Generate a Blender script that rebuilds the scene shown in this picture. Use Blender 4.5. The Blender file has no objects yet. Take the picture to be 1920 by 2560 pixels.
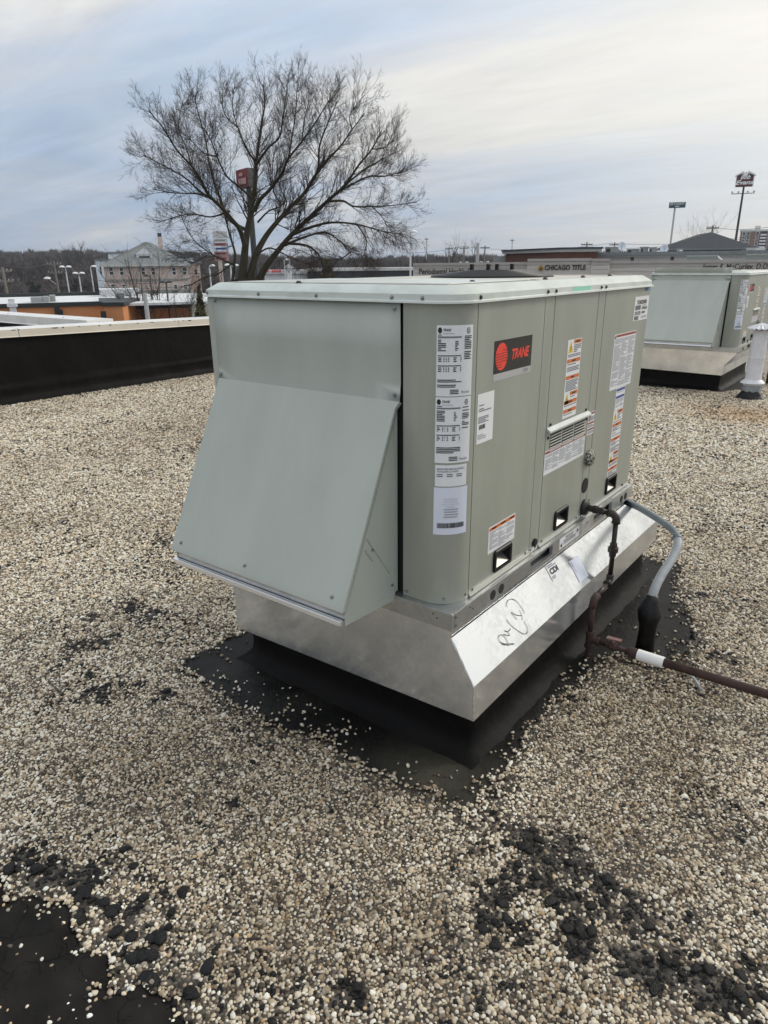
import bpy, math, random
import numpy as np
from mathutils import Vector, Matrix

random.seed(7)
rng = np.random.default_rng(7)
scene = bpy.context.scene
col = scene.collection

# ------------------------------------------------------------------ camera
CAM = np.array((2.1545, -1.6979, 1.650))
YAW, PITCH, ROLL, FPX = -0.655797, 0.346167, -0.00953, 1718.13
_cy, _sy, _cp, _sp = math.cos(YAW), math.sin(YAW), math.cos(PITCH), math.sin(PITCH)
_f = np.array((_sy*_cp, _cy*_cp, -_sp)); _r0 = np.array((_cy, -_sy, 0.0)); _u0 = np.cross(_r0, _f)
_cr, _sr = math.cos(ROLL), math.sin(ROLL)
_r = _cr*_r0 + _sr*_u0
_u = -_sr*_r0 + _cr*_u0
cam_d = bpy.data.cameras.new('camera')
cam = bpy.data.objects.new('camera', cam_d)
col.objects.link(cam)
cam.matrix_world = Matrix(((_r[0], _u[0], -_f[0], CAM[0]), (_r[1], _u[1], -_f[1], CAM[1]), (_r[2], _u[2], -_f[2], CAM[2]), (0, 0, 0, 1)))
cam_d.sensor_fit = 'HORIZONTAL'; cam_d.sensor_width = 36.0; cam_d.lens = 36.0*FPX/1920.0
cam_d.clip_start = 0.05; cam_d.clip_end = 6000.0
scene.camera = cam

# ------------------------------------------------------------------ world, sun, exposure
SUN_AZ, SUN_EL = math.radians(27.0), math.radians(31.0)      # azimuth from +Y towards +X
sun_dir = Vector((math.sin(SUN_AZ)*math.cos(SUN_EL), math.cos(SUN_AZ)*math.cos(SUN_EL), math.sin(SUN_EL)))
world = bpy.data.worlds.new('World'); scene.world = world; world.use_nodes = True
wn, wl = world.node_tree.nodes, world.node_tree.links
wn.clear()
def N(nodes, kind, **kw):
    n = nodes.new(kind)
    for k, v in kw.items():
        setattr(n, k, v)
    return n
w_out = N(wn, 'ShaderNodeOutputWorld'); w_bg = N(wn, 'ShaderNodeBackground'); w_bg.inputs['Strength'].default_value = 0.1
sky = N(wn, 'ShaderNodeTexSky'); sky.sky_type = 'NISHITA'; sky.sun_disc = False
sky.sun_elevation = SUN_EL; sky.sun_rotation = SUN_AZ; sky.air_density = 1.0; sky.dust_density = 2.0; sky.ozone_density = 1.5
tc = N(wn, 'ShaderNodeTexCoord')
sep = N(wn, 'ShaderNodeSeparateXYZ'); wl.new(tc.outputs['Generated'], sep.inputs[0])
zc = N(wn, 'ShaderNodeMath', operation='MAXIMUM'); wl.new(sep.outputs['Z'], zc.inputs[0]); zc.inputs[1].default_value = 0.0
za = N(wn, 'ShaderNodeMath', operation='ADD'); wl.new(zc.outputs[0], za.inputs[0]); za.inputs[1].default_value = 0.10
dx = N(wn, 'ShaderNodeMath', operation='DIVIDE'); wl.new(sep.outputs['X'], dx.inputs[0]); wl.new(za.outputs[0], dx.inputs[1])
dy = N(wn, 'ShaderNodeMath', operation='DIVIDE'); wl.new(sep.outputs['Y'], dy.inputs[0]); wl.new(za.outputs[0], dy.inputs[1])
cmb = N(wn, 'ShaderNodeCombineXYZ'); wl.new(dx.outputs[0], cmb.inputs[0]); wl.new(dy.outputs[0], cmb.inputs[1])
rotm = N(wn, 'ShaderNodeMapping'); wl.new(cmb.outputs[0], rotm.inputs[0])
rotm.inputs['Rotation'].default_value = (0, 0, math.radians(-52)); rotm.inputs['Scale'].default_value = (0.26, 0.50, 1.0)
rotm.inputs['Location'].default_value = (0.4, 1.9, 0.0)
n1 = N(wn, 'ShaderNodeTexNoise'); wl.new(rotm.outputs[0], n1.inputs['Vector'])
n1.inputs['Scale'].default_value = 1.0; n1.inputs['Detail'].default_value = 9.0; n1.inputs['Roughness'].default_value = 0.58; n1.inputs['Distortion'].default_value = 0.6
r1 = N(wn, 'ShaderNodeValToRGB'); wl.new(n1.outputs['Fac'], r1.inputs[0])
e = r1.color_ramp.elements
e[0].position = 0.38; e[0].color = (3.65, 4.65, 6.2, 1)
e[1].position = 0.64; e[1].color = (6.3, 6.35, 6.35, 1)
m_ = r1.color_ramp.elements.new(0.52); m_.color = (4.75, 5.3, 6.2, 1)
# the veil of cloud glows around the hidden sun
nrm = N(wn, 'ShaderNodeVectorMath', operation='NORMALIZE'); wl.new(tc.outputs['Generated'], nrm.inputs[0])
dot = N(wn, 'ShaderNodeVectorMath', operation='DOT_PRODUCT'); wl.new(nrm.outputs[0], dot.inputs[0]); dot.inputs[1].default_value = sun_dir
gl = N(wn, 'ShaderNodeMapRange'); wl.new(dot.outputs['Value'], gl.inputs[0])
gl.inputs[1].default_value = 0.42; gl.inputs[2].default_value = 1.0; gl.inputs[3].default_value = 0.0; gl.inputs[4].default_value = 1.0
gp = N(wn, 'ShaderNodeMath', operation='POWER'); wl.new(gl.outputs[0], gp.inputs[0]); gp.inputs[1].default_value = 1.15
warm = N(wn, 'ShaderNodeMix', data_type='RGBA'); wl.new(gp.outputs[0], warm.inputs['Factor'])
# an overcast sky is brightest overhead
zg = N(wn, 'ShaderNodeMath', operation='MULTIPLY_ADD'); wl.new(zc.outputs[0], zg.inputs[0]); zg.inputs[1].default_value = 1.45; zg.inputs[2].default_value = 0.98
# thin streaks of higher cloud
rot2m = N(wn, 'ShaderNodeMapping'); wl.new(cmb.outputs[0], rot2m.inputs[0]); rot2m.inputs['Rotation'].default_value = (0, 0, math.radians(-40)); rot2m.inputs['Scale'].default_value = (0.55, 1.9, 1.0)
n2w = N(wn, 'ShaderNodeTexNoise'); wl.new(rot2m.outputs[0], n2w.inputs['Vector']); n2w.inputs['Scale'].default_value = 1.6; n2w.inputs['Detail'].default_value = 8.0; n2w.inputs['Roughness'].default_value = 0.6; n2w.inputs['Distortion'].default_value = 0.8
m2w = N(wn, 'ShaderNodeMapRange'); wl.new(n2w.outputs['Fac'], m2w.inputs[0]); m2w.inputs[1].default_value = 0.3; m2w.inputs[2].default_value = 0.7; m2w.inputs[3].default_value = 0.90; m2w.inputs[4].default_value = 1.10
zm = N(wn, 'ShaderNodeMath', operation='MULTIPLY'); wl.new(zg.outputs[0], zm.inputs[0]); wl.new(m2w.outputs[0], zm.inputs[1])
neu = N(wn, 'ShaderNodeMix', data_type='RGBA', blend_type='MULTIPLY'); wl.new(zc.outputs[0], neu.inputs['Factor']); wl.new(r1.outputs[0], neu.inputs['A']); neu.inputs['B'].default_value = (1.10, 1.0, 0.84, 1)
zs_ = N(wn, 'ShaderNodeVectorMath', operation='SCALE'); wl.new(neu.outputs['Result'], zs_.inputs[0]); wl.new(zm.outputs[0], zs_.inputs['Scale'])
wl.new(zs_.outputs[0], warm.inputs['A']); warm.inputs['B'].default_value = (11.8, 11.2, 9.9, 1)
mix = N(wn, 'ShaderNodeMix', data_type='RGBA'); mix.inputs['Factor'].default_value = 0.94
wl.new(sky.outputs[0], mix.inputs['A']); wl.new(warm.outputs['Result'], mix.inputs['B'])
wl.new(mix.outputs['Result'], w_bg.inputs['Color']); wl.new(w_bg.outputs[0], w_out.inputs['Surface'])

sun_d = bpy.data.lights.new('sun', 'SUN'); sun_d.energy = 1.5; sun_d.angle = math.radians(13); sun_d.color = (1.0, 0.95, 0.87)
sun = bpy.data.objects.new('sun', sun_d); col.objects.link(sun)
sun.rotation_euler = (-sun_dir).to_track_quat('-Z', 'Y').to_euler(); sun.location = (0, 0, 30)

scene.view_settings.view_transform = 'Standard'; scene.view_settings.look = 'None'
scene.view_settings.exposure = 0.0; scene.view_settings.gamma = 1.0; scene.view_settings.use_curve_mapping = False
scene.cycles.use_denoising = True
scene.cycles.max_bounces = 6; scene.cycles.diffuse_bounces = 3; scene.cycles.glossy_bounces = 3; scene.cycles.transparent_max_bounces = 4

# ------------------------------------------------------------------ pixel rays (photograph pixels, 1920 x 2560)
def ray(px, py):
    return _f + (px-960.0)/FPX*_r - (py-1280.0)/FPX*_u
def on(px, py, ax, val):
    d = ray(px, py); t = (val-CAM[ax])/d[ax]
    return CAM + t*d
def hit(px, py, p, n):
    d = ray(px, py); p = np.asarray(p, float); n = np.asarray(n, float)
    return CAM + d*(((p-CAM) @ n)/(d @ n))
def far(px, py, D):
    d = ray(px, py); return CAM + d*(D/math.hypot(d[0], d[1]))

# ------------------------------------------------------------------ materials
MATS = {}
def mat(name, c, rough=0.5, metal=0.0, var=0.0, vscale=4.0, bump=0.0, bscale=60.0, c2=None, spec=0.5, stretch=(1, 1, 1), detail=5.0, lo=0.35, hi=0.65, rvar=0.0, bdist=0.01):
    m = bpy.data.materials.new(name); m.use_nodes = True
    nt = m.node_tree; b = nt.nodes['Principled BSDF']
    b.inputs['Roughness'].default_value = rough; b.inputs['Metallic'].default_value = metal
    b.inputs['Specular IOR Level'].default_value = spec
    b.inputs['Base Color'].default_value = (*c, 1)
    if var or c2 or bump or rvar:
        t = N(nt.nodes, 'ShaderNodeTexCoord'); mp = N(nt.nodes, 'ShaderNodeMapping'); nt.links.new(t.outputs['Object'], mp.inputs[0])
        mp.inputs['Scale'].default_value = stretch
    if var or c2:
        n = N(nt.nodes, 'ShaderNodeTexNoise'); nt.links.new(mp.outputs[0], n.inputs['Vector'])
        n.inputs['Scale'].default_value = vscale; n.inputs['Detail'].default_value = detail; n.inputs['Roughness'].default_value = 0.6
        r = N(nt.nodes, 'ShaderNodeValToRGB'); nt.links.new(n.outputs['Fac'], r.inputs[0])
        a = c2 if c2 else tuple(k*(1-var) for k in c)
        z = c if c2 else tuple(min(1, k*(1+var)) for k in c)
        r.color_ramp.elements[0].position = lo; r.color_ramp.elements[0].color = (*a, 1)
        r.color_ramp.elements[1].position = hi; r.color_ramp.elements[1].color = (*z, 1)
        nt.links.new(r.outputs[0], b.inputs['Base Color'])
        if rvar:
            mr = N(nt.nodes, 'ShaderNodeMapRange'); nt.links.new(n.outputs['Fac'], mr.inputs[0])
            mr.inputs[3].default_value = rough-rvar; mr.inputs[4].default_value = rough+rvar
            nt.links.new(mr.outputs[0], b.inputs['Roughness'])
    if bump:
        n2 = N(nt.nodes, 'ShaderNodeTexNoise'); nt.links.new(mp.outputs[0], n2.inputs['Vector'])
        n2.inputs['Scale'].default_value = bscale; n2.inputs['Detail'].default_value = 4.0
        bp = N(nt.nodes, 'ShaderNodeBump'); bp.inputs['Strength'].default_value = bump; bp.inputs['Distance'].default_value = bdist
        nt.links.new(n2.outputs['Fac'], bp.inputs['Height']); nt.links.new(bp.outputs[0], b.inputs['Normal'])
    MATS[name] = m
    return m

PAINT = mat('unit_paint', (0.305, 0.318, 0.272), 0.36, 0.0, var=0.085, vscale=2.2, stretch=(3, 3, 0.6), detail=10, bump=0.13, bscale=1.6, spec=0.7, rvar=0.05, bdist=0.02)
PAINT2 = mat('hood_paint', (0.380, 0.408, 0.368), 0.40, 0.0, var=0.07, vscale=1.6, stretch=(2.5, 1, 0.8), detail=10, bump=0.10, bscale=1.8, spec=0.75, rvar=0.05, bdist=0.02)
LID = mat('unit_paint_lit', (0.57, 0.61, 0.57), 0.33, 0.0, c2=(0.50, 0.53, 0.49), vscale=6, spec=0.55, stretch=(1, 1, 3), lo=0.38, hi=0.55)  # unit paint again, lighter: light on upward faces put into the colour
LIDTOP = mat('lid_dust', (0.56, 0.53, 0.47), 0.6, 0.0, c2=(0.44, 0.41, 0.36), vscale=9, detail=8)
BLACKCORE = mat('cabinet_dark', (0.012, 0.013, 0.013), 0.7)
PLASTIC = mat('black_plastic', (0.008, 0.0085, 0.010), 0.45, spec=0.3)
RUBBER = mat('black_rubber', (0.012, 0.012, 0.012), 0.55)
STEEL = mat('screw_steel', (0.30, 0.31, 0.31), 0.35, 0.9)
DARKSCREW = mat('screw_dark', (0.06, 0.06, 0.06), 0.4, 0.6)
WHITE = mat('label_white', (0.74, 0.75, 0.77), 0.45, var=0.02, vscale=8)
SHEETW = mat('label_paper', (0.66, 0.70, 0.80), 0.5, var=0.02, vscale=8)
INK = mat('print_black', (0.012, 0.012, 0.013), 0.5)
INKG = mat('print_grey', (0.16, 0.17, 0.19), 0.6)
INKL = mat('print_light_grey', (0.36, 0.37, 0.40), 0.6)
ORANGE = mat('print_orange', (0.58, 0.16, 0.035), 0.5)
BROWNRED = mat('print_red_brown', (0.30, 0.055, 0.03), 0.5)
YELLOW = mat('print_yellow', (0.72, 0.50, 0.03), 0.5)
BLUEINK = mat('print_blue', (0.02, 0.055, 0.27), 0.5)
REDINK = mat('print_red', (0.62, 0.035, 0.025), 0.5)
LOGOBLACK = mat('logo_black', (0.008, 0.008, 0.009), 0.12, spec=0.6)
LOGORED = mat('logo_red', (0.78, 0.050, 0.028), 0.4)
SILVER = mat('logo_silver', (0.48, 0.48, 0.49), 0.4, 0.3)
BLUETAPE = mat('blue_tape', (0.01, 0.11, 0.38), 0.5)
GREENTAPE = mat('green_tape', (0.30, 0.66, 0.50), 0.5)

def galv(name, base, dark, rough, vs=3.0, rv=0.08, stretch=(1, 1, 1)):
    m = bpy.data.materials.new(name); m.use_nodes = True
    nt = m.node_tree; b = nt.nodes['Principled BSDF']
    b.inputs['Metallic'].default_value = 0.85
    t = N(nt.nodes, 'ShaderNodeTexCoord'); mp = N(nt.nodes, 'ShaderNodeMapping'); nt.links.new(t.outputs['Object'], mp.inputs[0]); mp.inputs['Scale'].default_value = stretch
    n = N(nt.nodes, 'ShaderNodeTexNoise'); nt.links.new(mp.outputs[0], n.inputs['Vector']); n.inputs['Scale'].default_value = vs; n.inputs['Detail'].default_value = 6
    v = N(nt.nodes, 'ShaderNodeTexVoronoi'); nt.links.new(t.outputs['Object'], v.inputs['Vector']); v.inputs['Scale'].default_value = 55
    st = N(nt.nodes, 'ShaderNodeMapping'); nt.links.new(t.outputs['Object'], st.inputs[0]); st.inputs['Scale'].default_value = (2.0, 2.0, 90.0); st.inputs['Rotation'].default_value = (0, math.radians(14), 0)
    sn = N(nt.nodes, 'ShaderNodeTexNoise'); nt.links.new(st.outputs[0], sn.inputs['Vector']); sn.inputs['Scale'].default_value = 2.2; sn.inputs['Detail'].default_value = 3
    sr = N(nt.nodes, 'ShaderNodeMapRange'); nt.links.new(sn.outputs['Fac'], sr.inputs[0]); sr.inputs[1].default_value = 0.66; sr.inputs[2].default_value = 0.85
    ad = N(nt.nodes, 'ShaderNodeMath', operation='MULTIPLY_ADD'); nt.links.new(v.outputs['Color'], ad.inputs[0]); ad.inputs[1].default_value = 0.20; nt.links.new(n.outputs['Fac'], ad.inputs[2])
    r = N(nt.nodes, 'ShaderNodeValToRGB'); nt.links.new(ad.outputs[0], r.inputs[0])
    r.color_ramp.elements[0].position = 0.36; r.color_ramp.elements[0].color = (*dark, 1)
    r.color_ramp.elements[1].position = 0.72; r.color_ramp.elements[1].color = (*base, 1)
    mx = N(nt.nodes, 'ShaderNodeMix', data_type='RGBA'); nt.links.new(sr.outputs[0], mx.inputs['Factor']); nt.links.new(r.outputs[0], mx.inputs['A']); mx.inputs['B'].default_value = (*[min(1, k*1.18) for k in base], 1)
    nt.links.new(mx.outputs['Result'], b.inputs['Base Color'])
    mr = N(nt.nodes, 'ShaderNodeMapRange'); nt.links.new(ad.outputs[0], mr.inputs[0]); mr.inputs[3].default_value = rough+rv; mr.inputs[4].default_value = rough-rv
    nt.links.new(mr.outputs[0], b.inputs['Roughness'])
    bp = N(nt.nodes, 'ShaderNodeBump'); bp.inputs['Strength'].default_value = 0.05; bp.inputs['Distance'].default_value = 0.012
    nt.links.new(n.outputs['Fac'], bp.inputs['Height']); nt.links.new(bp.outputs[0], b.inputs['Normal'])
    MATS[name] = m
    return m
GALV = galv('galvanised_steel', (0.85, 0.88, 0.91), (0.64, 0.665, 0.69), 0.20, vs=4.5, rv=0.12)
RAILG = galv('rail_galvanised', (0.60, 0.61, 0.61), (0.44, 0.46, 0.47), 0.34, vs=7)
ALU = mat('bright_aluminium', (0.82, 0.83, 0.85), 0.28, 0.8)

# ------------------------------------------------------------------ mesh helpers
class MB:
    def __init__(s):
        s.v = []; s.f = []
    def add(s, vs, fs):
        o = len(s.v); s.v += [tuple(map(float, p)) for p in vs]; s.f += [tuple(i+o for i in f) for f in fs]; return s
    def box(s, x0, x1, y0, y1, z0, z1):
        return s.add([(x0,y0,z0),(x1,y0,z0),(x1,y1,z0),(x0,y1,z0),(x0,y0,z1),(x1,y0,z1),(x1,y1,z1),(x0,y1,z1)],
                     [(3,2,1,0),(4,5,6,7),(0,1,5,4),(1,2,6,5),(2,3,7,6),(3,0,4,7)])
    def quad(s, a, b, c, d):
        return s.add([a, b, c, d], [(0,1,2,3)])
    def prism(s, pts, vec):
        n = len(pts); vec = np.asarray(vec, float); q = [np.asarray(p, float)+vec for p in pts]
        return s.add(list(pts)+q, [tuple(range(n))[::-1], tuple(range(n, 2*n))]+[(i, (i+1) % n, (i+1) % n+n, i+n) for i in range(n)])
    def tube(s, path, r, n=10, cap=True):
        P = [Vector(p) for p in path]; k = len(P)
        R = [r]*k if isinstance(r, (int, float)) else list(r)
        o = len(s.v); prev = None
        for i in range(k):
            t = (P[min(i+1, k-1)]-P[max(i-1, 0)]).normalized()
            if prev is None:
                a = Vector((0, 0, 1)) if abs(t.z) < 0.9 else Vector((1, 0, 0)); u = t.cross(a).normalized()
            else:
                u = prev - t*prev.dot(t); u.normalize()
            prev = u; w = t.cross(u)
            for j in range(n):
                an = 2*math.pi*j/n; s.v.append(tuple(P[i]+(u*math.cos(an)+w*math.sin(an))*R[i]))
        for i in range(k-1):
            for j in range(n):
                s.f.append((o+i*n+j, o+i*n+(j+1) % n, o+(i+1)*n+(j+1) % n, o+(i+1)*n+j))
        if cap:
            s.f.append(tuple(o+j for j in range(n))[::-1]); s.f.append(tuple(o+(k-1)*n+j for j in range(n)))
        return s
    def lathe(s, prof, n=24, c=(0, 0, 0), axis='z', cap=True):
        o = len(s.v)
        for (r, h) in prof:
            for j in range(n):
                a = 2*math.pi*j/n; x, y = r*math.cos(a), r*math.sin(a)
                p = {'z': (x, y, h), 'x': (h, x, y), 'y': (y, h, x)}[axis]
                s.v.append((p[0]+c[0], p[1]+c[1], p[2]+c[2]))
        for i in range(len(prof)-1):
            for j in range(n):
                s.f.append((o+i*n+j, o+i*n+(j+1) % n, o+(i+1)*n+(j+1) % n, o+(i+1)*n+j))
        if cap:
            s.f.append(tuple(o+j for j in range(n))[::-1]); k = len(prof)-1; s.f.append(tuple(o+k*n+j for j in range(n)))
        return s
    def mesh(s, name, m, smooth=False):
        me = bpy.data.meshes.new(name); me.from_pydata(s.v, [], s.f); me.update()
        if m is not None: me.materials.append(m)
        if smooth: me.polygons.foreach_set('use_smooth', [True]*len(me.polygons))
        return me
    def build(s, name, m, parent=None, smooth=False, bevel=0.0, seg=2):
        return link(name, s.mesh(name, m, smooth), parent, bevel, seg)
def link(name, me, parent=None, bevel=0.0, seg=2):
    o = bpy.data.objects.new(name, me); col.objects.link(o)
    if parent is not None: o.parent = parent
    if bevel:
        b = o.modifiers.new('bevel', 'BEVEL'); b.width = bevel; b.segments = seg; b.limit_method = 'ANGLE'; b.angle_limit = math.radians(40)
    return o
def smooth_by_angle(o, deg=35):
    o.data.polygons.foreach_set('use_smooth', [True]*len(o.data.polygons))
    try:
        o.data.set_sharp_from_angle(angle=math.radians(deg))
    except Exception:
        pass
    return o
def tag(o, label=None, cat=None, group=None, kind=None):
    if label: o['label'] = label
    if cat: o['category'] = cat
    if group: o['group'] = group
    if kind: o['kind'] = kind
    return o
def empty(name, loc=(0, 0, 0), rz=0.0):
    o = bpy.data.objects.new(name, None); col.objects.link(o); o.location = loc; o.rotation_euler = (0, 0, rz); o.empty_display_size = 0.1
    return o
_txt = {}
def text_mesh(s, shear=0.0, bold=0.0, space=1.0):
    key = (s, shear, bold, space)
    if key not in _txt:
        cu = bpy.data.curves.new('text', 'FONT'); cu.body = s; cu.size = 1.0; cu.shear = shear; cu.offset = bold; cu.space_character = space
        cu.resolution_u = 3
        o = bpy.data.objects.new('text', cu); col.objects.link(o)
        dg = bpy.context.evaluated_depsgraph_get(); dg.update()
        me = bpy.data.meshes.new_from_object(o.evaluated_get(dg))
        v = np.array([tuple(p.co)[:2] for p in me.vertices]) if len(me.vertices) else np.zeros((1, 2))
        f = [tuple(p.vertices) for p in me.polygons]
        bpy.data.objects.remove(o); bpy.data.curves.remove(cu); bpy.data.meshes.remove(me)
        v = v - v.min(0)
        _txt[key] = (v/np.array([v[:, 0].max() or 1, v[:, 1].max() or 1]), f)
    return _txt[key]

# ------------------------------------------------------------------ printed labels
def decal(name, parent, mf, w, h, base, items, nu=1, label=None):
    """a sticker: mf(u, v, off) -> point; items of print lie on it as sub-parts, one mesh per ink"""
    m = MB(); us = np.linspace(0, w, nu+1)
    for lay in (0.0002, 0.0009):
        m.v += [tuple(mf(u, v, lay)) for v in (0, h) for u in us]
    k = nu+1
    for i in range(nu):
        m.f.append((2*k+i, 2*k+k+i, 2*k+k+i+1, 2*k+i+1))
    m.f += [(0, k, 3*k, 2*k), (k-1, 3*k-1, 4*k-1, 2*k-1)]
    m.f += [(i, 2*k+i, 2*k+i+1, i+1) for i in range(nu)] + [(k+i, k+i+1, 3*k+i+1, 3*k+i) for i in range(nu)]
    o = m.build(name, base, parent)
    if nu > 1: smooth_by_angle(o, 40)
    if label: o['label'] = label
    inks = {}
    for it in items:
        ink = it[-1]; mb = inks.setdefault(ink.name, (MB(), ink))[0]
        off = 0.0019 if ink in (INK, INKG, INKL, REDINK) else 0.0014
        if it[0] == 'r':
            _, u0, v0, u1, v1, _m = it
            ns = max(1, int(math.ceil(nu*(u1-u0)/w))) if nu > 1 else 1
            for a in range(ns):
                ua = u0+(u1-u0)*a/ns; ub = u0+(u1-u0)*(a+1)/ns
                mb.quad(mf(ua, v0, off), mf(ua, v1, off), mf(ub, v1, off), mf(ub, v0, off))
        elif it[0] == 'p':
            pts = [mf(u, v, off) for u, v in it[1]]
            mb.add(pts, [tuple(range(len(pts)))[::-1]])
        elif it[0] == 't':
            _, s, u0, v0, tw, th, kw, _m = it
            tv, tf = text_mesh(s, **kw)
            mb.add([mf(u0+x*tw, v0+(1-y)*th, off) for x, y in tv], tf)
    for nm, (mb, ink) in inks.items():
        mb.build('print', ink, o)['kind'] = 'stuff'
    return o
def lines(u0, v0, u1, v1, pitch, ink, seed=0, fill=0.55, para=0.16, short=0.35):
    R = random.Random(seed); out = []; v = v0
    while v+pitch*fill <= v1:
        ue = u1 if R.random() > short else u0+(u1-u0)*R.uniform(0.35, 0.92)
        out.append(('r', u0, v, ue, v+pitch*fill, ink)); v += pitch
        if R.random() < para: v += pitch*0.9
    return out
def tri(u, v, s):
    return [('p', [(u, v+s), (u+s*0.5, v), (u+s, v+s)], INK), ('p', [(u+0.12*s, v+s*0.93), (u+s*0.5, v+0.16*s), (u+0.88*s, v+s*0.93)], YELLOW), ('r', u+0.44*s, v+0.42*s, u+0.56*s, v+0.82*s, INK)]
def warn_items(w, h, bands, seed, ink=INKG, head=ORANGE, tris=()):
    """bands: fractional heights of coloured headings"""
    it = []; bh = h*0.035+0.004; R = random.Random(seed)
    bs = list(bands)+[1.0]
    for i, b in enumerate(bands):
        u0 = w*0.42 if i in tris else w*0.03
        it.append(('r', u0, b*h+0.002, w*0.97, b*h+0.002+bh, head))
        it.append(('r', (u0+w*0.97)/2-w*0.13, b*h+0.002+bh*0.3, (u0+w*0.97)/2+w*0.13, b*h+0.002+bh*0.7, INK))
        if i in tris:
            t = w*0.34
            it += [('p', [(w*0.05, b*h+0.004+t), (w*0.05+t/2, b*h+0.004), (w*0.05+t, b*h+0.004+t)], YELLOW),
                   ('r', w*0.05+t*0.45, b*h+0.004+t*0.4, w*0.05+t*0.56, b*h+0.004+t*0.85, INK)]
            it += lines(w*0.45, b*h+bh+0.006, w*0.95, min(b*h+t+0.006, bs[i+1]*h-0.003), 0.0062, ink, seed+i*7)
            it += lines(w*0.06, b*h+t+0.010, w*0.95, bs[i+1]*h-0.002, 0.0062, ink, seed+i*7+3)
        else:
            it += lines(w*0.06, b*h+bh+0.006, w*0.95, bs[i+1]*h-0.003, 0.0062, ink, seed+i*7)
    return it
# ================================================================== ROOF
ROOF_X0, ROOF_X1, ROOF_Y0, ROOF_Y1 = -7.03, 9.0, -6.0, 14.0
STREET = -6.0
def noise2(x, y, seed=0):
    """smooth value noise on arrays"""
    xi = np.floor(x).astype(np.int64); yi = np.floor(y).astype(np.int64); xf = x-xi; yf = y-yi
    def h(a, b):
        n = (a*374761393 + b*668265263 + seed*974634777) & 0x7fffffff
        n = (n ^ (n >> 13))*1274126177 & 0x7fffffff
        return ((n ^ (n >> 16)) & 0xffff)/65535.0
    u = xf*xf*(3-2*xf); v = yf*yf*(3-2*yf)
    return (h(xi, yi)*(1-u)+h(xi+1, yi)*u)*(1-v)+(h(xi, yi+1)*(1-u)+h(xi+1, yi+1)*u)*v
def fbm(x, y, seed=0, o=4):
    t = np.zeros_like(x); a = 0.5; s = 0.0
    for k in range(o):
        t += a*noise2(x*2**k, y*2**k, seed+k*17); s += a; a *= 0.5
    return t/s

def roof_material(name, c0, c1, c2):
    m = bpy.data.materials.new(name); m.use_nodes = True
    nt = m.node_tree; b = nt.nodes['Principled BSDF']; b.inputs['Roughness'].default_value = 0.85
    t = N(nt.nodes, 'ShaderNodeTexCoord')
    v = N(nt.nodes, 'ShaderNodeTexVoronoi'); nt.links.new(t.outputs['Object'], v.inputs['Vector']); v.inputs['Scale'].default_value = 85
    r = N(nt.nodes, 'ShaderNodeValToRGB'); nt.links.new(v.outputs['Color'], r.inputs[0])
    el = r.color_ramp.elements
    el[0].position = 0.0; el[0].color = (*c0, 1); el[1].position = 1.0; el[1].color = (*c2, 1)
    e3 = el.new(0.5); e3.color = (*c1, 1)
    nt.links.new(r.outputs[0], b.inputs['Base Color'])
    bp = N(nt.nodes, 'ShaderNodeBump'); bp.inputs['Strength'].default_value = 0.9; bp.inputs['Distance'].default_value = 0.01; bp.invert = True
    nt.links.new(v.outputs['Distance'], bp.inputs['Height']); nt.links.new(bp.outputs[0], b.inputs['Normal'])
    return m
ROOFM = roof_material('gravel_surface', (0.06, 0.05, 0.04), (0.30, 0.265, 0.215), (0.58, 0.53, 0.45))
BEDM = roof_material('bitumen_bed', (0.020, 0.017, 0.014), (0.055, 0.046, 0.037), (0.16, 0.137, 0.110))
FACADE = mat('facade_beige_brick', (0.42, 0.39, 0.35), 0.85, var=0.12, vscale=3, bump=0.2, bscale=20)
MEMBRANE = mat('black_membrane', (0.0060, 0.0052, 0.0050), 0.6, var=0.25, vscale=3, bump=0.5, bscale=9, rvar=0.08, bdist=0.02, c2=(0.0035, 0.0032, 0.0032), spec=0.12)
TAR = mat('tar', (0.008, 0.0078, 0.0078), 0.40, spec=0.3, var=0.3, vscale=14, bump=0.5, bscale=45, bdist=0.006)
COPING = mat('coping_metal', (0.80, 0.79, 0.76), 0.38, 0.1, c2=(0.66, 0.64, 0.60), vscale=2.5, stretch=(1, 0.4, 1), detail=7)
FASCIA = mat('coping_fascia', (0.70, 0.64, 0.54), 0.5, 0.0, c2=(0.60, 0.55, 0.46), vscale=3, stretch=(1, 0.5, 1))

rd = MB()
rd.box(ROOF_X0-0.44, ROOF_X1, ROOF_Y0, ROOF_Y1, -0.35, 0.0)
roof = rd.build('roof_deck', ROOFM); tag(roof, kind='structure')
bd = MB(); bd.quad((-7.03, -3.4, 0.003), (3.4, -3.4, 0.003), (3.4, 10.3, 0.003), (-7.03, 10.3, 0.003)); tag(bd.build('bitumen_bed', BEDM), kind='structure')
bw = MB(); bw.box(ROOF_X0-0.42, ROOF_X1-0.02, ROOF_Y0+0.02, ROOF_Y1-0.02, STREET, -0.351)
bl_own = bw.build('building_block', FACADE); tag(bl_own, kind='structure')

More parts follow.
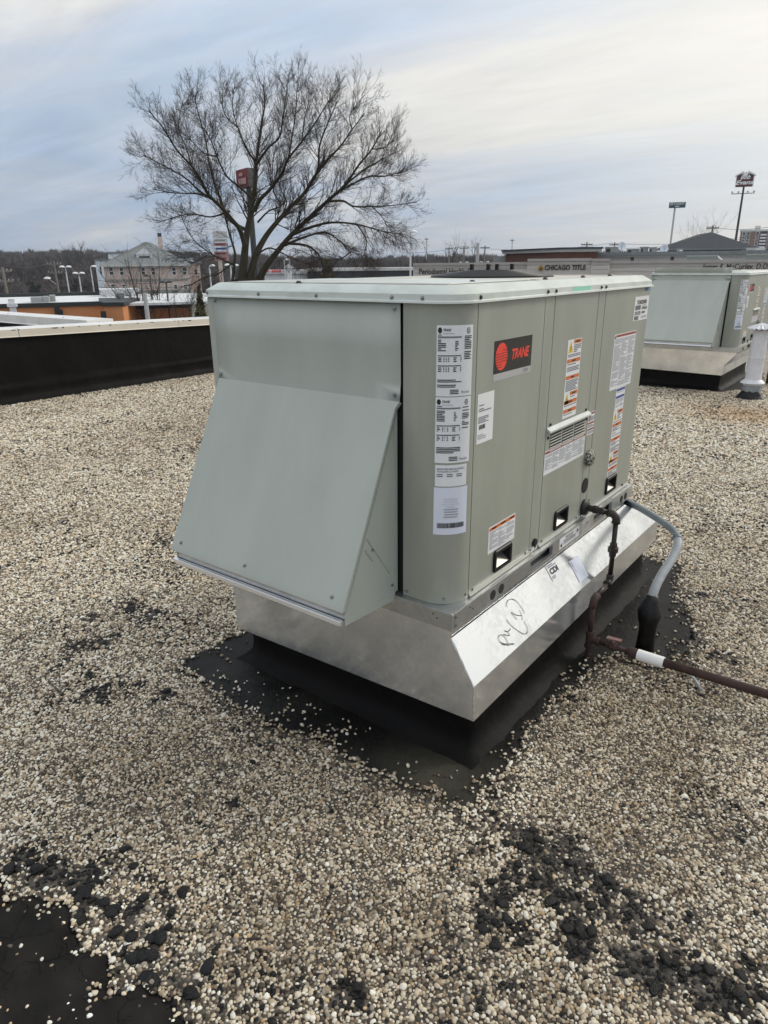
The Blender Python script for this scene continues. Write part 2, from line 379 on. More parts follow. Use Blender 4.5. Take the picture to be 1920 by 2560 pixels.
# ---- the parapet on the left: black membrane, lap ridge, metal coping in lengths
def top_z(y): return 0.925 - 0.0205*(y-2.4)
par = empty('parapet_wall', (ROOF_X0, 4.0, 0)); tag(par, 'long black membrane parapet wall with pale metal coping at the roof edge', 'parapet')
def loc_par(p): return (p[0]-ROOF_X0, p[1]-4.0, p[2])
ys = np.linspace(-6.0, 14.0, 240); zs = np.linspace(0, 1, 26)
Y, Z = np.meshgrid(ys, zs, indexing='ij')
H = np.array([top_z(y)-0.095 for y in ys])[:, None]
ZZ = Z*H
wr = (fbm(Y*3.1, ZZ*2.0, 3)-0.5)*0.030 + (fbm(Y*9, ZZ*5, 5)-0.5)*0.010 + np.exp(-((ZZ-0.215)/0.012)**2)*(0.012+0.010*fbm(Y*6, Y*0+1, 9))
flare = np.where(ZZ < 0.215, 0.012+0.07*np.clip((0.10-ZZ)/0.10, 0, 1)**2, 0.0)
X = wr + flare
m = MB(); nz = len(zs)
m.v = [loc_par((ROOF_X0+X[i, j], Y[i, j], ZZ[i, j])) for i in range(len(ys)) for j in range(nz)]
m.f = [(i*nz+j, (i+1)*nz+j, (i+1)*nz+j+1, i*nz+j+1) for i in range(len(ys)-1) for j in range(nz-1)]
m.build('membrane', MEMBRANE, par, smooth=True)
m = MB(); m.add([loc_par(p) for p in ((ROOF_X0-0.03, -6, 0), (ROOF_X0-0.40, -6, 0), (ROOF_X0-0.40, 14, 0), (ROOF_X0-0.03, 14, 0), (ROOF_X0-0.03, -6, top_z(-6)-0.04), (ROOF_X0-0.40, -6, top_z(-6)-0.04), (ROOF_X0-0.40, 14, top_z(14)-0.04), (ROOF_X0-0.03, 14, top_z(14)-0.04))],
                [(0, 1, 2, 3), (4, 7, 6, 5), (0, 4, 5, 1), (1, 5, 6, 2), (2, 6, 7, 3), (3, 7, 4, 0)])
m.build('wall_core', FACADE, par)
edges = [-6.0, -3.0, 0.05, 2.62, 5.06, 8.1, 11.1, 14.0]
for a, b in zip(edges[:-1], edges[1:]):
    ya, yb = a+0.004, b-0.004; m = MB(); pr_ = []
    for y in (ya, yb):
        t = top_z(y)
        pr_.append([loc_par(p) for p in ((ROOF_X0+0.030, y, t-0.10), (ROOF_X0+0.042, y, t-0.10), (ROOF_X0+0.034, y, t-0.088), (ROOF_X0+0.034, y, t-0.006), (ROOF_X0+0.026, y, t), (ROOF_X0-0.20, y, t+0.012), (ROOF_X0-0.43, y, t), (ROOF_X0-0.435, y, t-0.10), (ROOF_X0-0.42, y, t-0.10), (ROOF_X0-0.41, y, t-0.03), (ROOF_X0+0.02, y, t-0.03))])
    k = len(pr_[0]); m.v = pr_[0]+pr_[1]
    m.f = [(i, (i+1) % k, (i+1) % k+k, i+k) for i in range(k)]
    o = m.build('coping', COPING, par); o.data.materials.append(FASCIA)
    for p in o.data.polygons:
        if p.index in (1, 2): p.material_index = 1
# drips of tar hanging out from under the coping's nose
m = MB(); R = random.Random(4)
for k in range(46):
    y = R.uniform(-1, 9); t = top_z(y); w = R.uniform(0.008, 0.05); d = R.uniform(0.006, 0.018)
    m.add([loc_par(p) for p in ((ROOF_X0+0.036, y-w, t-0.009), (ROOF_X0+0.036, y+w, t-0.009), (ROOF_X0+0.036, y+w*0.4, t-0.009-d), (ROOF_X0+0.036, y-w*0.3, t-0.009-d*0.8))], [(0, 3, 2, 1)])
m.build('tar_drips', TAR, par)

# ---- the parapet of the next roof, square to it
p2 = empty('parapet_wall', (-8.9, 4.05, 0)); tag(p2, 'low parapet wall with grey coping meeting the long black parapet at right angles', 'parapet')
m = MB(); m.box(-4.2, 1.44, -0.19, 0.17, -0.4, 0.80); m.build('membrane', MEMBRANE, p2)
ex = [-4.2, -2.05, 0.05, 1.435]
for a, b in zip(ex[:-1], ex[1:]):
    m = MB(); m.prism([(a+0.004, -0.205, 0.80), (a+0.004, -0.222, 0.795), (a+0.004, -0.212, 0.81), (a+0.004, -0.212, 0.925), (a+0.004, 0.0, 0.938), (a+0.004, 0.205, 0.925), (a+0.004, 0.205, 0.80)], (b-a-0.008, 0, 0))
    o = m.build('coping', COPING, p2)
    for yy in (-0.12, 0.1):
        mm = MB(); mm.lathe([(0.011, 0), (0.011, 0.006), (0.004, 0.008)], 8, ((a+b)/2+yy, yy, 0.934)); mm.build('screw', STEEL, p2)
m = MB(); m.box(-14.0, -7.47, -4.0, 3.8, -0.45, -0.05); tag(m.build('roof_deck', ROOFM), kind='structure')
m = MB(); m.box(-13.9, -7.46, -3.9, 4.2, STREET, -0.451); tag(m.build('building_block', FACADE), kind='structure')

# ---- membrane aprons on the gravel
def apron(name, pts, z, mm, seed, n=3.0, cell=0.022, amp=0.007):
    """an uneven sheet with a ragged outline"""
    P = np.array(pts); x0, y0 = P.min(0)-0.1; x1, y1 = P.max(0)+0.1
    nx = int((x1-x0)/cell); ny = int((y1-y0)/cell)
    xs_ = np.linspace(x0, x1, nx); ys_ = np.linspace(y0, y1, ny)
    A, B = np.meshgrid(xs_, ys_, indexing='ij')
    sd = poly_sd(A, B, P) + (fbm(A*7, B*7, seed)-0.5)*0.10 + (fbm(A*24, B*24, seed+2)-0.5)*0.09
    zz = z*np.clip(sd/0.03, -2.0, 1) + (fbm(A*9, B*9, seed+5)-0.5)*amp + (fbm(A*40, B*40, seed+8)-0.5)*amp*0.8
    mb = MB(); idx = -np.ones((nx, ny), int); keep = sd > -cell*1.2
    for i in range(nx-1):
        for j in range(ny-1):
            if keep[i, j] and keep[i+1, j] and keep[i+1, j+1] and keep[i, j+1]:
                f = []
                for a, b in ((i, j), (i+1, j), (i+1, j+1), (i, j+1)):
                    if idx[a, b] < 0:
                        idx[a, b] = len(mb.v); mb.v.append((A[a, b], B[a, b], zz[a, b]))
                    f.append(idx[a, b])
                mb.f.append(tuple(f))
    return mb.build(name, mm, None, smooth=True)
def poly_sd(x, y, P):
    """signed distance, positive inside"""
    d = np.full(x.shape, 1e9); ins = np.zeros(x.shape, bool); n = len(P)
    for i in range(n):
        a = P[i]; b = P[(i+1) % n]; e_ = b-a; wx = x-a[0]; wy = y-a[1]
        t = np.clip((wx*e_[0]+wy*e_[1])/(e_@e_), 0, 1)
        d = np.minimum(d, np.hypot(wx-t*e_[0], wy-t*e_[1]))
        c = ((a[1] > y) != (b[1] > y)) & (x < (b[0]-a[0])*(y-a[1])/((b[1]-a[1]) if b[1] != a[1] else 1e-9)+a[0])
        ins ^= c
    return np.where(ins, d, -d)
def apron_material():
    m = bpy.data.materials.new('apron_membrane'); m.use_nodes = True
    nt = m.node_tree; b = nt.nodes['Principled BSDF']
    t = N(nt.nodes, 'ShaderNodeTexCoord')
    n = N(nt.nodes, 'ShaderNodeTexNoise'); nt.links.new(t.outputs['Object'], n.inputs['Vector']); n.inputs['Scale'].default_value = 3.2; n.inputs['Detail'].default_value = 7; n.inputs['Roughness'].default_value = 0.65
    r = N(nt.nodes, 'ShaderNodeValToRGB'); nt.links.new(n.outputs['Fac'], r.inputs[0])
    r.color_ramp.elements[0].position = 0.50; r.color_ramp.elements[0].color = (0.0065, 0.006, 0.0058, 1)
    r.color_ramp.elements[1].position = 0.78; r.color_ramp.elements[1].color = (0.024, 0.023, 0.018, 1)
    # dried silt where a puddle stood by the near corner of the kerb
    d = N(nt.nodes, 'ShaderNodeVectorMath', operation='DISTANCE'); nt.links.new(t.outputs['Object'], d.inputs[0]); d.inputs[1].default_value = (1.14, -0.10, 0.0)
    mr = N(nt.nodes, 'ShaderNodeMapRange'); nt.links.new(d.outputs['Value'], mr.inputs[0]); mr.inputs[1].default_value = 0.28; mr.inputs[2].default_value = 0.03
    mu = N(nt.nodes, 'ShaderNodeMath', operation='MULTIPLY'); nt.links.new(mr.outputs[0], mu.inputs[0]); nt.links.new(n.outputs['Fac'], mu.inputs[1])
    mx = N(nt.nodes, 'ShaderNodeMix', data_type='RGBA'); nt.links.new(mu.outputs[0], mx.inputs['Factor']); nt.links.new(r.outputs[0], mx.inputs['A']); mx.inputs['B'].default_value = (0.085, 0.080, 0.060, 1)
    nt.links.new(mx.outputs['Result'], b.inputs['Base Color'])
    b.inputs['Roughness'].default_value = 0.55; b.inputs['Specular IOR Level'].default_value = 0.2
    n2 = N(nt.nodes, 'ShaderNodeTexNoise'); nt.links.new(t.outputs['Object'], n2.inputs['Vector']); n2.inputs['Scale'].default_value = 60; n2.inputs['Detail'].default_value = 5
    bp = N(nt.nodes, 'ShaderNodeBump'); bp.inputs['Strength'].default_value = 0.5; bp.inputs['Distance'].default_value = 0.008
    nt.links.new(n2.outputs['Fac'], bp.inputs['Height']); nt.links.new(bp.outputs[0], b.inputs['Normal'])
    return m
APRON = apron_material()
APRON1 = [(-0.15, 0.16), (-0.20, 0.0), (-0.14, -0.18), (0.0, -0.21), (0.2, -0.245), (0.36, -0.22), (0.55, -0.235), (0.73, -0.20), (0.85, -0.235), (0.94, -0.205), (1.08, -0.19), (1.25, -0.18), (1.36, -0.19), (1.33, -0.05), (1.305, 0.10), (1.28, 0.24), (1.30, 0.69), (1.36, 1.0), (1.50, 0.98), (1.60, 1.10), (1.58, 1.45), (1.48, 1.72), (1.36, 1.9), (1.30, 2.2), (-0.1, 2.2)]
APRON2 = [(-1.4, 8.20), (-0.5, 8.22), (0.18, 8.30), (0.30, 8.55), (0.45, 8.8), (0.40, 9.6), (0.3, 10.4), (-1.4, 10.4)]
PATCH = [(0.20, -1.22), (0.351, -1.178), (0.437, -1.17), (0.536, -1.155), (0.63, -1.129), (0.697, -1.129), (0.761, -1.128), (0.80, -1.112), (0.872, -1.072), (0.880, -1.122), (0.905, -1.145), (0.962, -1.105), (1.053, -1.06), (1.127, -1.106), (1.25, -1.25), (1.2, -1.5), (0.6, -1.6), (0.1, -1.4)]
a1 = apron('membrane_apron', APRON1, 0.010, APRON, 11); tag(a1, 'black membrane apron around the curb of the unit with the gas pipe', 'membrane')
a2 = apron('membrane_apron', APRON2, 0.010, APRON, 23, cell=0.06); tag(a2, 'black membrane apron under the rooftop unit behind the white vent pipe', 'membrane')
def crack_material():
    m = bpy.data.materials.new('cracked_tar'); m.use_nodes = True
    nt = m.node_tree; b = nt.nodes['Principled BSDF']; b.inputs['Roughness'].default_value = 0.6; b.inputs['Specular IOR Level'].default_value = 0.10
    t = N(nt.nodes, 'ShaderNodeTexCoord')
    n = N(nt.nodes, 'ShaderNodeTexNoise'); nt.links.new(t.outputs['Object'], n.inputs['Vector']); n.inputs['Scale'].default_value = 9; n.inputs['Detail'].default_value = 5
    mxv = N(nt.nodes, 'ShaderNodeMix', data_type='VECTOR'); mxv.inputs['Factor'].default_value = 0.13
    nt.links.new(t.outputs['Object'], mxv.inputs['A']); nt.links.new(n.outputs['Color'], mxv.inputs['B'])
    v = N(nt.nodes, 'ShaderNodeTexVoronoi'); v.feature = 'DISTANCE_TO_EDGE'; nt.links.new(mxv.outputs['Result'], v.inputs['Vector']); v.inputs['Scale'].default_value = 12
    r = N(nt.nodes, 'ShaderNodeMapRange'); nt.links.new(v.outputs['Distance'], r.inputs[0]); r.inputs[1].default_value = 0.0; r.inputs[2].default_value = 0.045
    n3 = N(nt.nodes, 'ShaderNodeTexNoise'); nt.links.new(t.outputs['Object'], n3.inputs['Vector']); n3.inputs['Scale'].default_value = 6; n3.inputs['Detail'].default_value = 3
    gt = N(nt.nodes, 'ShaderNodeMapRange'); nt.links.new(n3.outputs['Fac'], gt.inputs[0]); gt.inputs[1].default_value = 0.42; gt.inputs[2].default_value = 0.56
    mxc = N(nt.nodes, 'ShaderNodeMath', operation='MAXIMUM'); nt.links.new(r.outputs[0], mxc.inputs[0]); nt.links.new(gt.outputs[0], mxc.inputs[1])
    r2 = N(nt.nodes, 'ShaderNodeValToRGB'); nt.links.new(n.outputs['Fac'], r2.inputs[0])
    r2.color_ramp.elements[0].position = 0.35; r2.color_ramp.elements[0].color = (0.0085, 0.0075, 0.0068, 1)
    r2.color_ramp.elements[1].position = 0.75; r2.color_ramp.elements[1].color = (0.022, 0.0195, 0.017, 1)
    nt.links.new(r2.outputs[0], b.inputs['Base Color'])
    ml = N(nt.nodes, 'ShaderNodeMath', operation='MULTIPLY_ADD'); nt.links.new(n.outputs['Fac'], ml.inputs[0]); ml.inputs[1].default_value = 2.2; nt.links.new(mxc.outputs[0], ml.inputs[2])
    bp = N(nt.nodes, 'ShaderNodeBump'); bp.inputs['Strength'].default_value = 0.8; bp.inputs['Distance'].default_value = 0.005
    nt.links.new(ml.outputs[0], bp.inputs['Height']); nt.links.new(bp.outputs[0], b.inputs['Normal'])
    return m
pt = apron('tar_patch', PATCH, 0.016, crack_material(), 31, cell=0.012, amp=0.008); tag(pt, 'cracked black tar patch with scattered pebbles in the gravel', 'tar patch')

# ---- gravel: one mass of pebbles, instanced on points
def px_ground(px, py):
    p = on(px, py, 2, 0.0); return p[0], p[1]
TARSPOTS = []      # (x, y, radius, strength) of tar-soaked gravel
for px, py, rad, s_ in [(240,1545,.09,.9),(330,1520,.11,.9),(380,1540,.09,.9),(190,1620,.09,1.),(240,1610,.08,1.),(290,1590,.06,.8),(250,1740,.10,.9),(330,1720,.08,.8),(290,1700,.05,.6),(410,1738,.07,.8),(230,1690,.05,.8),(560,1500,.05,.7),(300,1370,.05,.6),(420,1410,.05,.6),
        (60,2140,.07,.9),(130,2190,.08,1.),(210,2200,.08,1.),(280,2165,.06,.9),(370,2190,.06,.8),(420,2240,.06,.7),(230,2250,.05,.8),(330,2290,.06,.9),(440,2280,.05,.8),
        (1300,2090,.07,.9),(1340,2110,.06,.9),(1380,2140,.08,1.),(1420,2110,.07,.9),(1290,2180,.06,.9),(1350,2210,.07,1.),(1440,2180,.08,1.),(1500,2210,.07,.9),(1230,2250,.07,1.),(1225,2300,.07,1.),(1270,2230,.06,.9),(1420,2260,.08,1.),(1440,2330,.07,1.),(1470,2290,.07,.9),(1530,2250,.07,.9),(1580,2270,.08,1.),(1620,2300,.07,.9),(1130,2330,.04,.8),(1200,2345,.04,.8),(1300,2340,.05,.9),(1450,2370,.06,1.),(1590,2410,.08,1.),(1650,2430,.07,.9),(1720,2430,.07,.9),(1760,2460,.07,1.),(1800,2490,.09,1.),(1850,2520,.08,.9),(1700,2380,.05,.8),(1880,2480,.05,.8),(870,2490,.05,1.),(910,2500,.04,1.),(1275,2470,.03,.8),(1860,2400,.05,.9),(1720,2300,.04,.8),(1130,2150,.04,.7),(1250,2060,.06,.7),(1200,2120,.05,.7),
        (1680,1570,.09,.9),(1720,1600,.10,.9),(1650,1530,.08,.9),(1780,1640,.08,.8),(1830,1650,.08,.8),(1700,1540,.06,.8),(1755,1485,.05,.9),
        (60,1130,.05,.5),(580,2010,.03,.9),(520,2060,.05,.5),(830,2010,.05,.4)]:
    x, y = px_ground(px, py); TARSPOTS.append((x, y, rad, s_))
TARLINES = []      # laps of the felt where tar has worked up
for (xa, ya), (xb, yb) in [((150,1238),(270,1212)),((360,1183),(560,1142)),((0,1058),(75,1045)),((400,992),(532,970)),((15,1085),(100,1068)),((0,985),(400,940)),((440,1165),(520,1085)),((430,1190),(560,1160)),((100,1700),(170,1650)),((0,1420),(230,1370))]:
    TARLINES.append((px_ground(xa, ya), px_ground(xb, yb)))

def scatter(spacing, x0, x1, y0, y1):
    nx = int((x1-x0)/spacing); ny = int((y1-y0)/(spacing*0.866))
    gx, gy = np.meshgrid(np.arange(nx), np.arange(ny), indexing='ij')
    x = x0+(gx+0.5*(gy % 2))*spacing; y = y0+gy*spacing*0.866
    x = (x+rng.uniform(-0.42, 0.42, x.shape)*spacing).ravel(); y = (y+rng.uniform(-0.42, 0.42, y.shape)*spacing).ravel()
    return x, y
def in_view(x, y, lo, hi, marg):
    dx_ = x-CAM[0]; dy_ = y-CAM[1]; d = np.hypot(dx_, dy_); az = np.degrees(np.arctan2(dx_, dy_))
    return (d >= lo) & (d < hi) & (az > -69-marg) & (az < -6+marg)
PX, PY, SP = [], [], []
for sp_, lo, hi in ((0.0092, 0.0, 2.7), (0.0108, 2.7, 4.2), (0.0138, 4.2, 6.6), (0.0180, 6.6, 12.6)):
    x, y = scatter(sp_, -7.0, 4.2, -2.6, 10.2)
    k = in_view(x, y, lo, hi, 9 if hi < 5 else 4)
    if lo == 0.0:
        k |= (np.hypot(x-CAM[0], y-CAM[1]) < 1.7) & (x < 2.6)
    PX.append(x[k]); PY.append(y[k]); SP.append(np.full(k.sum(), sp_))
x, y = scatter(0.0200, -7.0, 3.38, -3.38, 10.28)
k = ~in_view(x, y, 0.0, 12.6, 4)      # beside the picture, coarser
for X_, Y_ in zip(PX[:2], PY[:2]): k &= ~(in_view(x, y, 0.0, 4.2, 9))
k &= ~((np.hypot(x-CAM[0], y-CAM[1]) < 1.7) & (x < 2.6))
k0 = k & (np.hypot(x-CAM[0], y-CAM[1]) >= 3.0)
PX.append(x[k0]); PY.append(y[k0]); SP.append(np.full(k0.sum(), 0.0200))
x, y = scatter(0.0125, -2.0, 3.38, -3.38, 1.5)
k = (np.hypot(x-CAM[0], y-CAM[1]) < 3.0) & ~in_view(x, y, 0.0, 4.2, 9) & ~((np.hypot(x-CAM[0], y-CAM[1]) < 1.7) & (x < 2.6))
PX.append(x[k]); PY.append(y[k]); SP.append(np.full(k.sum(), 0.0125))
gx = np.concatenate(PX); gy = np.concatenate(PY); gs = np.concatenate(SP)
# hidden behind the first unit: leave it thin
sd1 = poly_sd(gx, gy, np.array(APRON1)) + (fbm(gx*7, gy*7, 11)-0.5)*0.10 + (fbm(gx*24, gy*24, 13)-0.5)*0.09
sd2 = poly_sd(gx, gy, np.array(APRON2)) + (fbm(gx*7, gy*7, 23)-0.5)*0.10 + (fbm(gx*24, gy*24, 25)-0.5)*0.09
sd3 = poly_sd(gx, gy, np.array(PATCH)) + (fbm(gx*7, gy*7, 31)-0.5)*0.10 + (fbm(gx*24, gy*24, 33)-0.5)*0.09
u01 = rng.random(len(gx))
clump = fbm(gx*14, gy*14, 77)
keep = np.ones(len(gx), bool)
for sd, thin in ((sd1, 0.10), (sd3, 0.11)):
    p_in = np.where(sd > 0.015, thin*np.clip((clump-0.42)*7, 0, 3)*np.exp(-np.clip(sd, 0, 9)/0.13), 1.0)
    p_in = np.where((sd > -0.06) & (sd <= 0.05), np.maximum(p_in, 0.95-0.85*np.clip((sd+0.06)/0.10, 0, 1)), p_in)
    p_in = np.where((sd > -0.06) & (sd <= 0.0), 0.95-0.85*np.clip((sd+0.06)/0.10, 0, 1), p_in)
    keep &= u01 < p_in
keep &= sd2 < 0.01
keep &= ~((gx > -0.02) & (gx < 1.22) & (gy > -0.02) & (gy < 2.0))
keep &= gx > ROOF_X0+0.085+0.05*(fbm(gy*6, gy*0, 41)-0.3)
tar = np.zeros(len(gx))
for x, y, rad, s_ in TARSPOTS:
    tar = np.maximum(tar, s_*np.exp(-((gx-x)**2+(gy-y)**2)/(rad*rad)))
for a, b in TARLINES:
    a = np.array(a); b = np.array(b); e_ = b-a; t = np.clip(((gx-a[0])*e_[0]+(gy-a[1])*e_[1])/(e_@e_), 0, 1)
    d = np.hypot(gx-a[0]-t*e_[0], gy-a[1]-t*e_[1]); tar = np.maximum(tar, 0.62*np.exp(-(d/0.035)**2))
tar = np.where((gx < ROOF_X0+0.32), np.maximum(tar, 0.75*np.exp(-(gx-ROOF_X0-0.08)/0.07)), tar)
tn = fbm(gx*26, gy*26, 55)
is_tar = (tar*(0.35+tn*1.25) > 0.64+0.60*(rng.random(len(gx))-0.5)) | ((fbm(gx*3.1, gy*3.1, 61) > 0.66) & (rng.random(len(gx)) < 0.13)) | (rng.random(len(gx)) < 0.012)
gone = is_tar & (rng.random(len(gx)) < 0.52) & (tar > 0.35)
keep &= ~gone
gx, gy, gs, tar, is_tar, sd1, sd3 = gx[keep], gy[keep], gs[keep], tar[keep], is_tar[keep], sd1[keep], sd3[keep]
n = len(gx)
size = gs*0.515*np.exp(rng.normal(0, 0.24, n))
big = rng.random(n) < 0.03; size[big] *= 1.3
size = np.minimum(size, np.where(gs > 0.015, 0.0145, 0.0105))
scl = np.stack([size*rng.uniform(0.85, 1.25, n), size*rng.uniform(0.75, 1.05, n), size*rng.uniform(0.52, 0.82, n)], 1)
rot = np.stack([rng.normal(0, 0.35, n), rng.normal(0, 0.35, n), rng.uniform(0, 6.28, n)], 1)
gz = size*0.30 + 0.006*(fbm(gx*9, gy*9, 91)-0.3) + np.where((sd1 > 0.0) | (sd3 > 0.0), 0.012, 0.0)
pal = np.array([(0.68, 0.59, 0.45), (0.78, 0.71, 0.58), (0.90, 0.87, 0.79), (0.44, 0.355, 0.255), (0.30, 0.235, 0.17), (0.36, 0.325, 0.275), (0.11, 0.088, 0.066), (0.62, 0.46, 0.28)])
ci = rng.choice(len(pal), n, p=[0.20, 0.20, 0.13, 0.12, 0.11, 0.09, 0.13, 0.02])
cc = pal[ci]*rng.uniform(0.85, 1.12, n)[:, None]*np.array([1.02, 1.0, 0.965])
# grime carried over the gravel in broad patches, plus fixed ovals of darker pebbles
dirt_dark = fbm(gx*0.75+3, gy*0.75, 19, 4); dirt_dark = np.clip((dirt_dark-0.43)*3.4, 0, 1)
dark_ovals = np.clip(1.0-np.hypot((gx-0.55)/1.15, (gy+0.62)/0.52), 0, 1)*0.6 + 0.55*np.clip(1.0-np.hypot((gx-1.75)/0.42, (gy-0.55)/1.3), 0, 1)
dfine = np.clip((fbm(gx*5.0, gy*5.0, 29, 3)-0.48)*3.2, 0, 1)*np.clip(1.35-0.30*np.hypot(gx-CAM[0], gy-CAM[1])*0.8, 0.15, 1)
dirt_dark = np.clip(dirt_dark*0.55+dark_ovals+0.45*dfine, 0, 1)
cc = cc*(1-dirt_dark[:, None]*np.array([0.50, 0.54, 0.59])*rng.uniform(0.55, 1.3, n)[:, None])
rust = np.exp(-((gx-0.75)**2/0.5+(gy-6.9)**2/0.25)); cc = cc*(1-rust[:, None]*np.array([0.05, 0.22, 0.38]))
cc[is_tar] = np.array([0.0065, 0.006, 0.006])*rng.uniform(0.7, 1.8, is_tar.sum())[:, None]
scl[is_tar] *= 1.15
cc = np.clip(cc, 0.003, 0.88)

def pebble_group(name, mm, amp=0.45, sub=2):
    g = bpy.data.node_groups.new(name, 'GeometryNodeTree')
    g.interface.new_socket('Geometry', in_out='INPUT', socket_type='NodeSocketGeometry'); g.interface.new_socket('Geometry', in_out='OUTPUT', socket_type='NodeSocketGeometry')
    nd, lk = g.nodes, g.links
    gi = N(nd, 'NodeGroupInput'); go = N(nd, 'NodeGroupOutput')
    join = N(nd, 'GeometryNodeGeometryToInstance')
    for k in range(4):
        ico = N(nd, 'GeometryNodeMeshIcoSphere'); ico.inputs['Radius'].default_value = 1.0; ico.inputs['Subdivisions'].default_value = sub
        nz_ = N(nd, 'ShaderNodeTexNoise'); nz_.noise_dimensions = '4D'; nz_.inputs['W'].default_value = 3.7*k+1.3; nz_.inputs['Scale'].default_value = 0.85; nz_.inputs['Detail'].default_value = 1.0
        sub_ = N(nd, 'ShaderNodeVectorMath', operation='SUBTRACT'); lk.new(nz_.outputs['Color'], sub_.inputs[0]); sub_.inputs[1].default_value = (0.5, 0.5, 0.5)
        sc_ = N(nd, 'ShaderNodeVectorMath', operation='SCALE'); lk.new(sub_.outputs[0], sc_.inputs[0]); sc_.inputs['Scale'].default_value = amp*2
        sp = N(nd, 'GeometryNodeSetPosition'); lk.new(ico.outputs['Mesh'], sp.inputs['Geometry']); lk.new(sc_.outputs[0], sp.inputs['Offset'])
        ss = N(nd, 'GeometryNodeSetShadeSmooth'); lk.new(sp.outputs[0], ss.inputs[0])
        sm = N(nd, 'GeometryNodeSetMaterial'); lk.new(ss.outputs[0], sm.inputs[0]); sm.inputs['Material'].default_value = mm
        lk.new(sm.outputs[0], join.inputs[0])
    iop = N(nd, 'GeometryNodeInstanceOnPoints'); iop.inputs['Pick Instance'].default_value = True
    lk.new(gi.outputs[0], iop.inputs['Points']); lk.new(join.outputs[0], iop.inputs['Instance'])
    for nm, dt, sk in (('scl', 'FLOAT_VECTOR', 'Scale'), ('rot', 'FLOAT_VECTOR', 'Rotation'), ('pick', 'INT', 'Instance Index')):
        na = N(nd, 'GeometryNodeInputNamedAttribute', data_type=dt); na.inputs['Name'].default_value = nm
        lk.new(na.outputs['Attribute'], iop.inputs[sk])
    lk.new(iop.outputs[0], go.inputs[0])
    return g
def pebble_material(name, rough, attr='col', bump=False):
    m = bpy.data.materials.new(name); m.use_nodes = True
    nt = m.node_tree; b = nt.nodes['Principled BSDF']; b.inputs['Roughness'].default_value = rough; b.inputs['Specular IOR Level'].default_value = 0.3
    a = N(nt.nodes, 'ShaderNodeAttribute', attribute_type='INSTANCER', attribute_name=attr)
    t = N(nt.nodes, 'ShaderNodeTexCoord'); nn = N(nt.nodes, 'ShaderNodeTexNoise'); nt.links.new(t.outputs['Object'], nn.inputs['Vector']); nn.inputs['Scale'].default_value = 2.2; nn.inputs['Detail'].default_value = 5
    mr = N(nt.nodes, 'ShaderNodeMapRange'); nt.links.new(nn.outputs['Fac'], mr.inputs[0]); mr.inputs[1].default_value = 0.3; mr.inputs[2].default_value = 0.7; mr.inputs[3].default_value = 0.72; mr.inputs[4].default_value = 1.12
    mx = N(nt.nodes, 'ShaderNodeVectorMath', operation='SCALE'); nt.links.new(a.outputs['Color'], mx.inputs[0]); nt.links.new(mr.outputs[0], mx.inputs['Scale'])
    nt.links.new(mx.outputs[0], b.inputs['Base Color'])
    if bump:
        n2 = N(nt.nodes, 'ShaderNodeTexNoise'); nt.links.new(t.outputs['Object'], n2.inputs['Vector']); n2.inputs['Scale'].default_value = 3.5; n2.inputs['Detail'].default_value = 4
        bp = N(nt.nodes, 'ShaderNodeBump'); bp.inputs['Strength'].default_value = 1.0; bp.inputs['Distance'].default_value = 0.006
        nt.links.new(n2.outputs['Fac'], bp.inputs['Height']); nt.links.new(bp.outputs[0], b.inputs['Normal'])
    return m
def points_object(name, P, scl, rot, cc, grp):
    me = bpy.data.meshes.new(name); me.vertices.add(len(P)); me.vertices.foreach_set('co', P.astype(np.float32).ravel())
    for nm, dt, arr in (('scl', 'FLOAT_VECTOR', scl), ('rot', 'FLOAT_VECTOR', rot)):
        at = me.attributes.new(nm, dt, 'POINT'); at.data.foreach_set('vector', arr.astype(np.float32).ravel())
    at = me.attributes.new('pick', 'INT', 'POINT'); at.data.foreach_set('value', rng.integers(0, 4, len(P)).astype(np.int32))
    at = me.attributes.new('col', 'FLOAT_COLOR', 'POINT'); at.data.foreach_set('color', np.concatenate([cc, np.ones((len(P), 1))], 1).astype(np.float32).ravel())
    me.update()
    o = bpy.data.objects.new(name, me); col.objects.link(o)
    md = o.modifiers.new('pebbles', 'NODES'); md.node_group = grp
    return o
PEB = pebble_group('pebbles', pebble_material('pebble_stone', 0.62))
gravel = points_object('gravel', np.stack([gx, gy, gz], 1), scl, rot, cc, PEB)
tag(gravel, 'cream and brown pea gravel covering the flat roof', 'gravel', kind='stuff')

# lumps of tar standing in the gravel, uneven and shiny
L = []
for x, y, rad, s_ in TARSPOTS:
    if np.hypot(x-CAM[0], y-CAM[1]) < 2.6:
        for k in range(int(rad*60*s_)):
            a = random.uniform(0, 6.28); r_ = rad*1.05*math.sqrt(random.random()); L.append((x+r_*math.cos(a), y+r_*math.sin(a), random.choice([.006, .007, .008, .010, .012, .014, .017])))
for k in range(26):      # the fringe of the cracked patch
    t = random.random()*11; i = int(t); f_ = t-i; a = np.array(PATCH[i+1]); b = np.array(PATCH[i+2]); p = a+(b-a)*f_
    L.append((p[0]+random.uniform(-.03, .05), p[1]+random.uniform(0.0, .07), random.uniform(.010, .022)))
L = np.array(L); n = len(L); s_ = L[:, 2]
scl2 = np.stack([s_*rng.uniform(0.9, 1.3, n), s_*rng.uniform(0.75, 1.05, n), s_*rng.uniform(0.36, 0.55, n)], 1)
rot2 = np.stack([rng.normal(0, 0.12, n), rng.normal(0, 0.12, n), rng.uniform(0, 6.28, n)], 1)
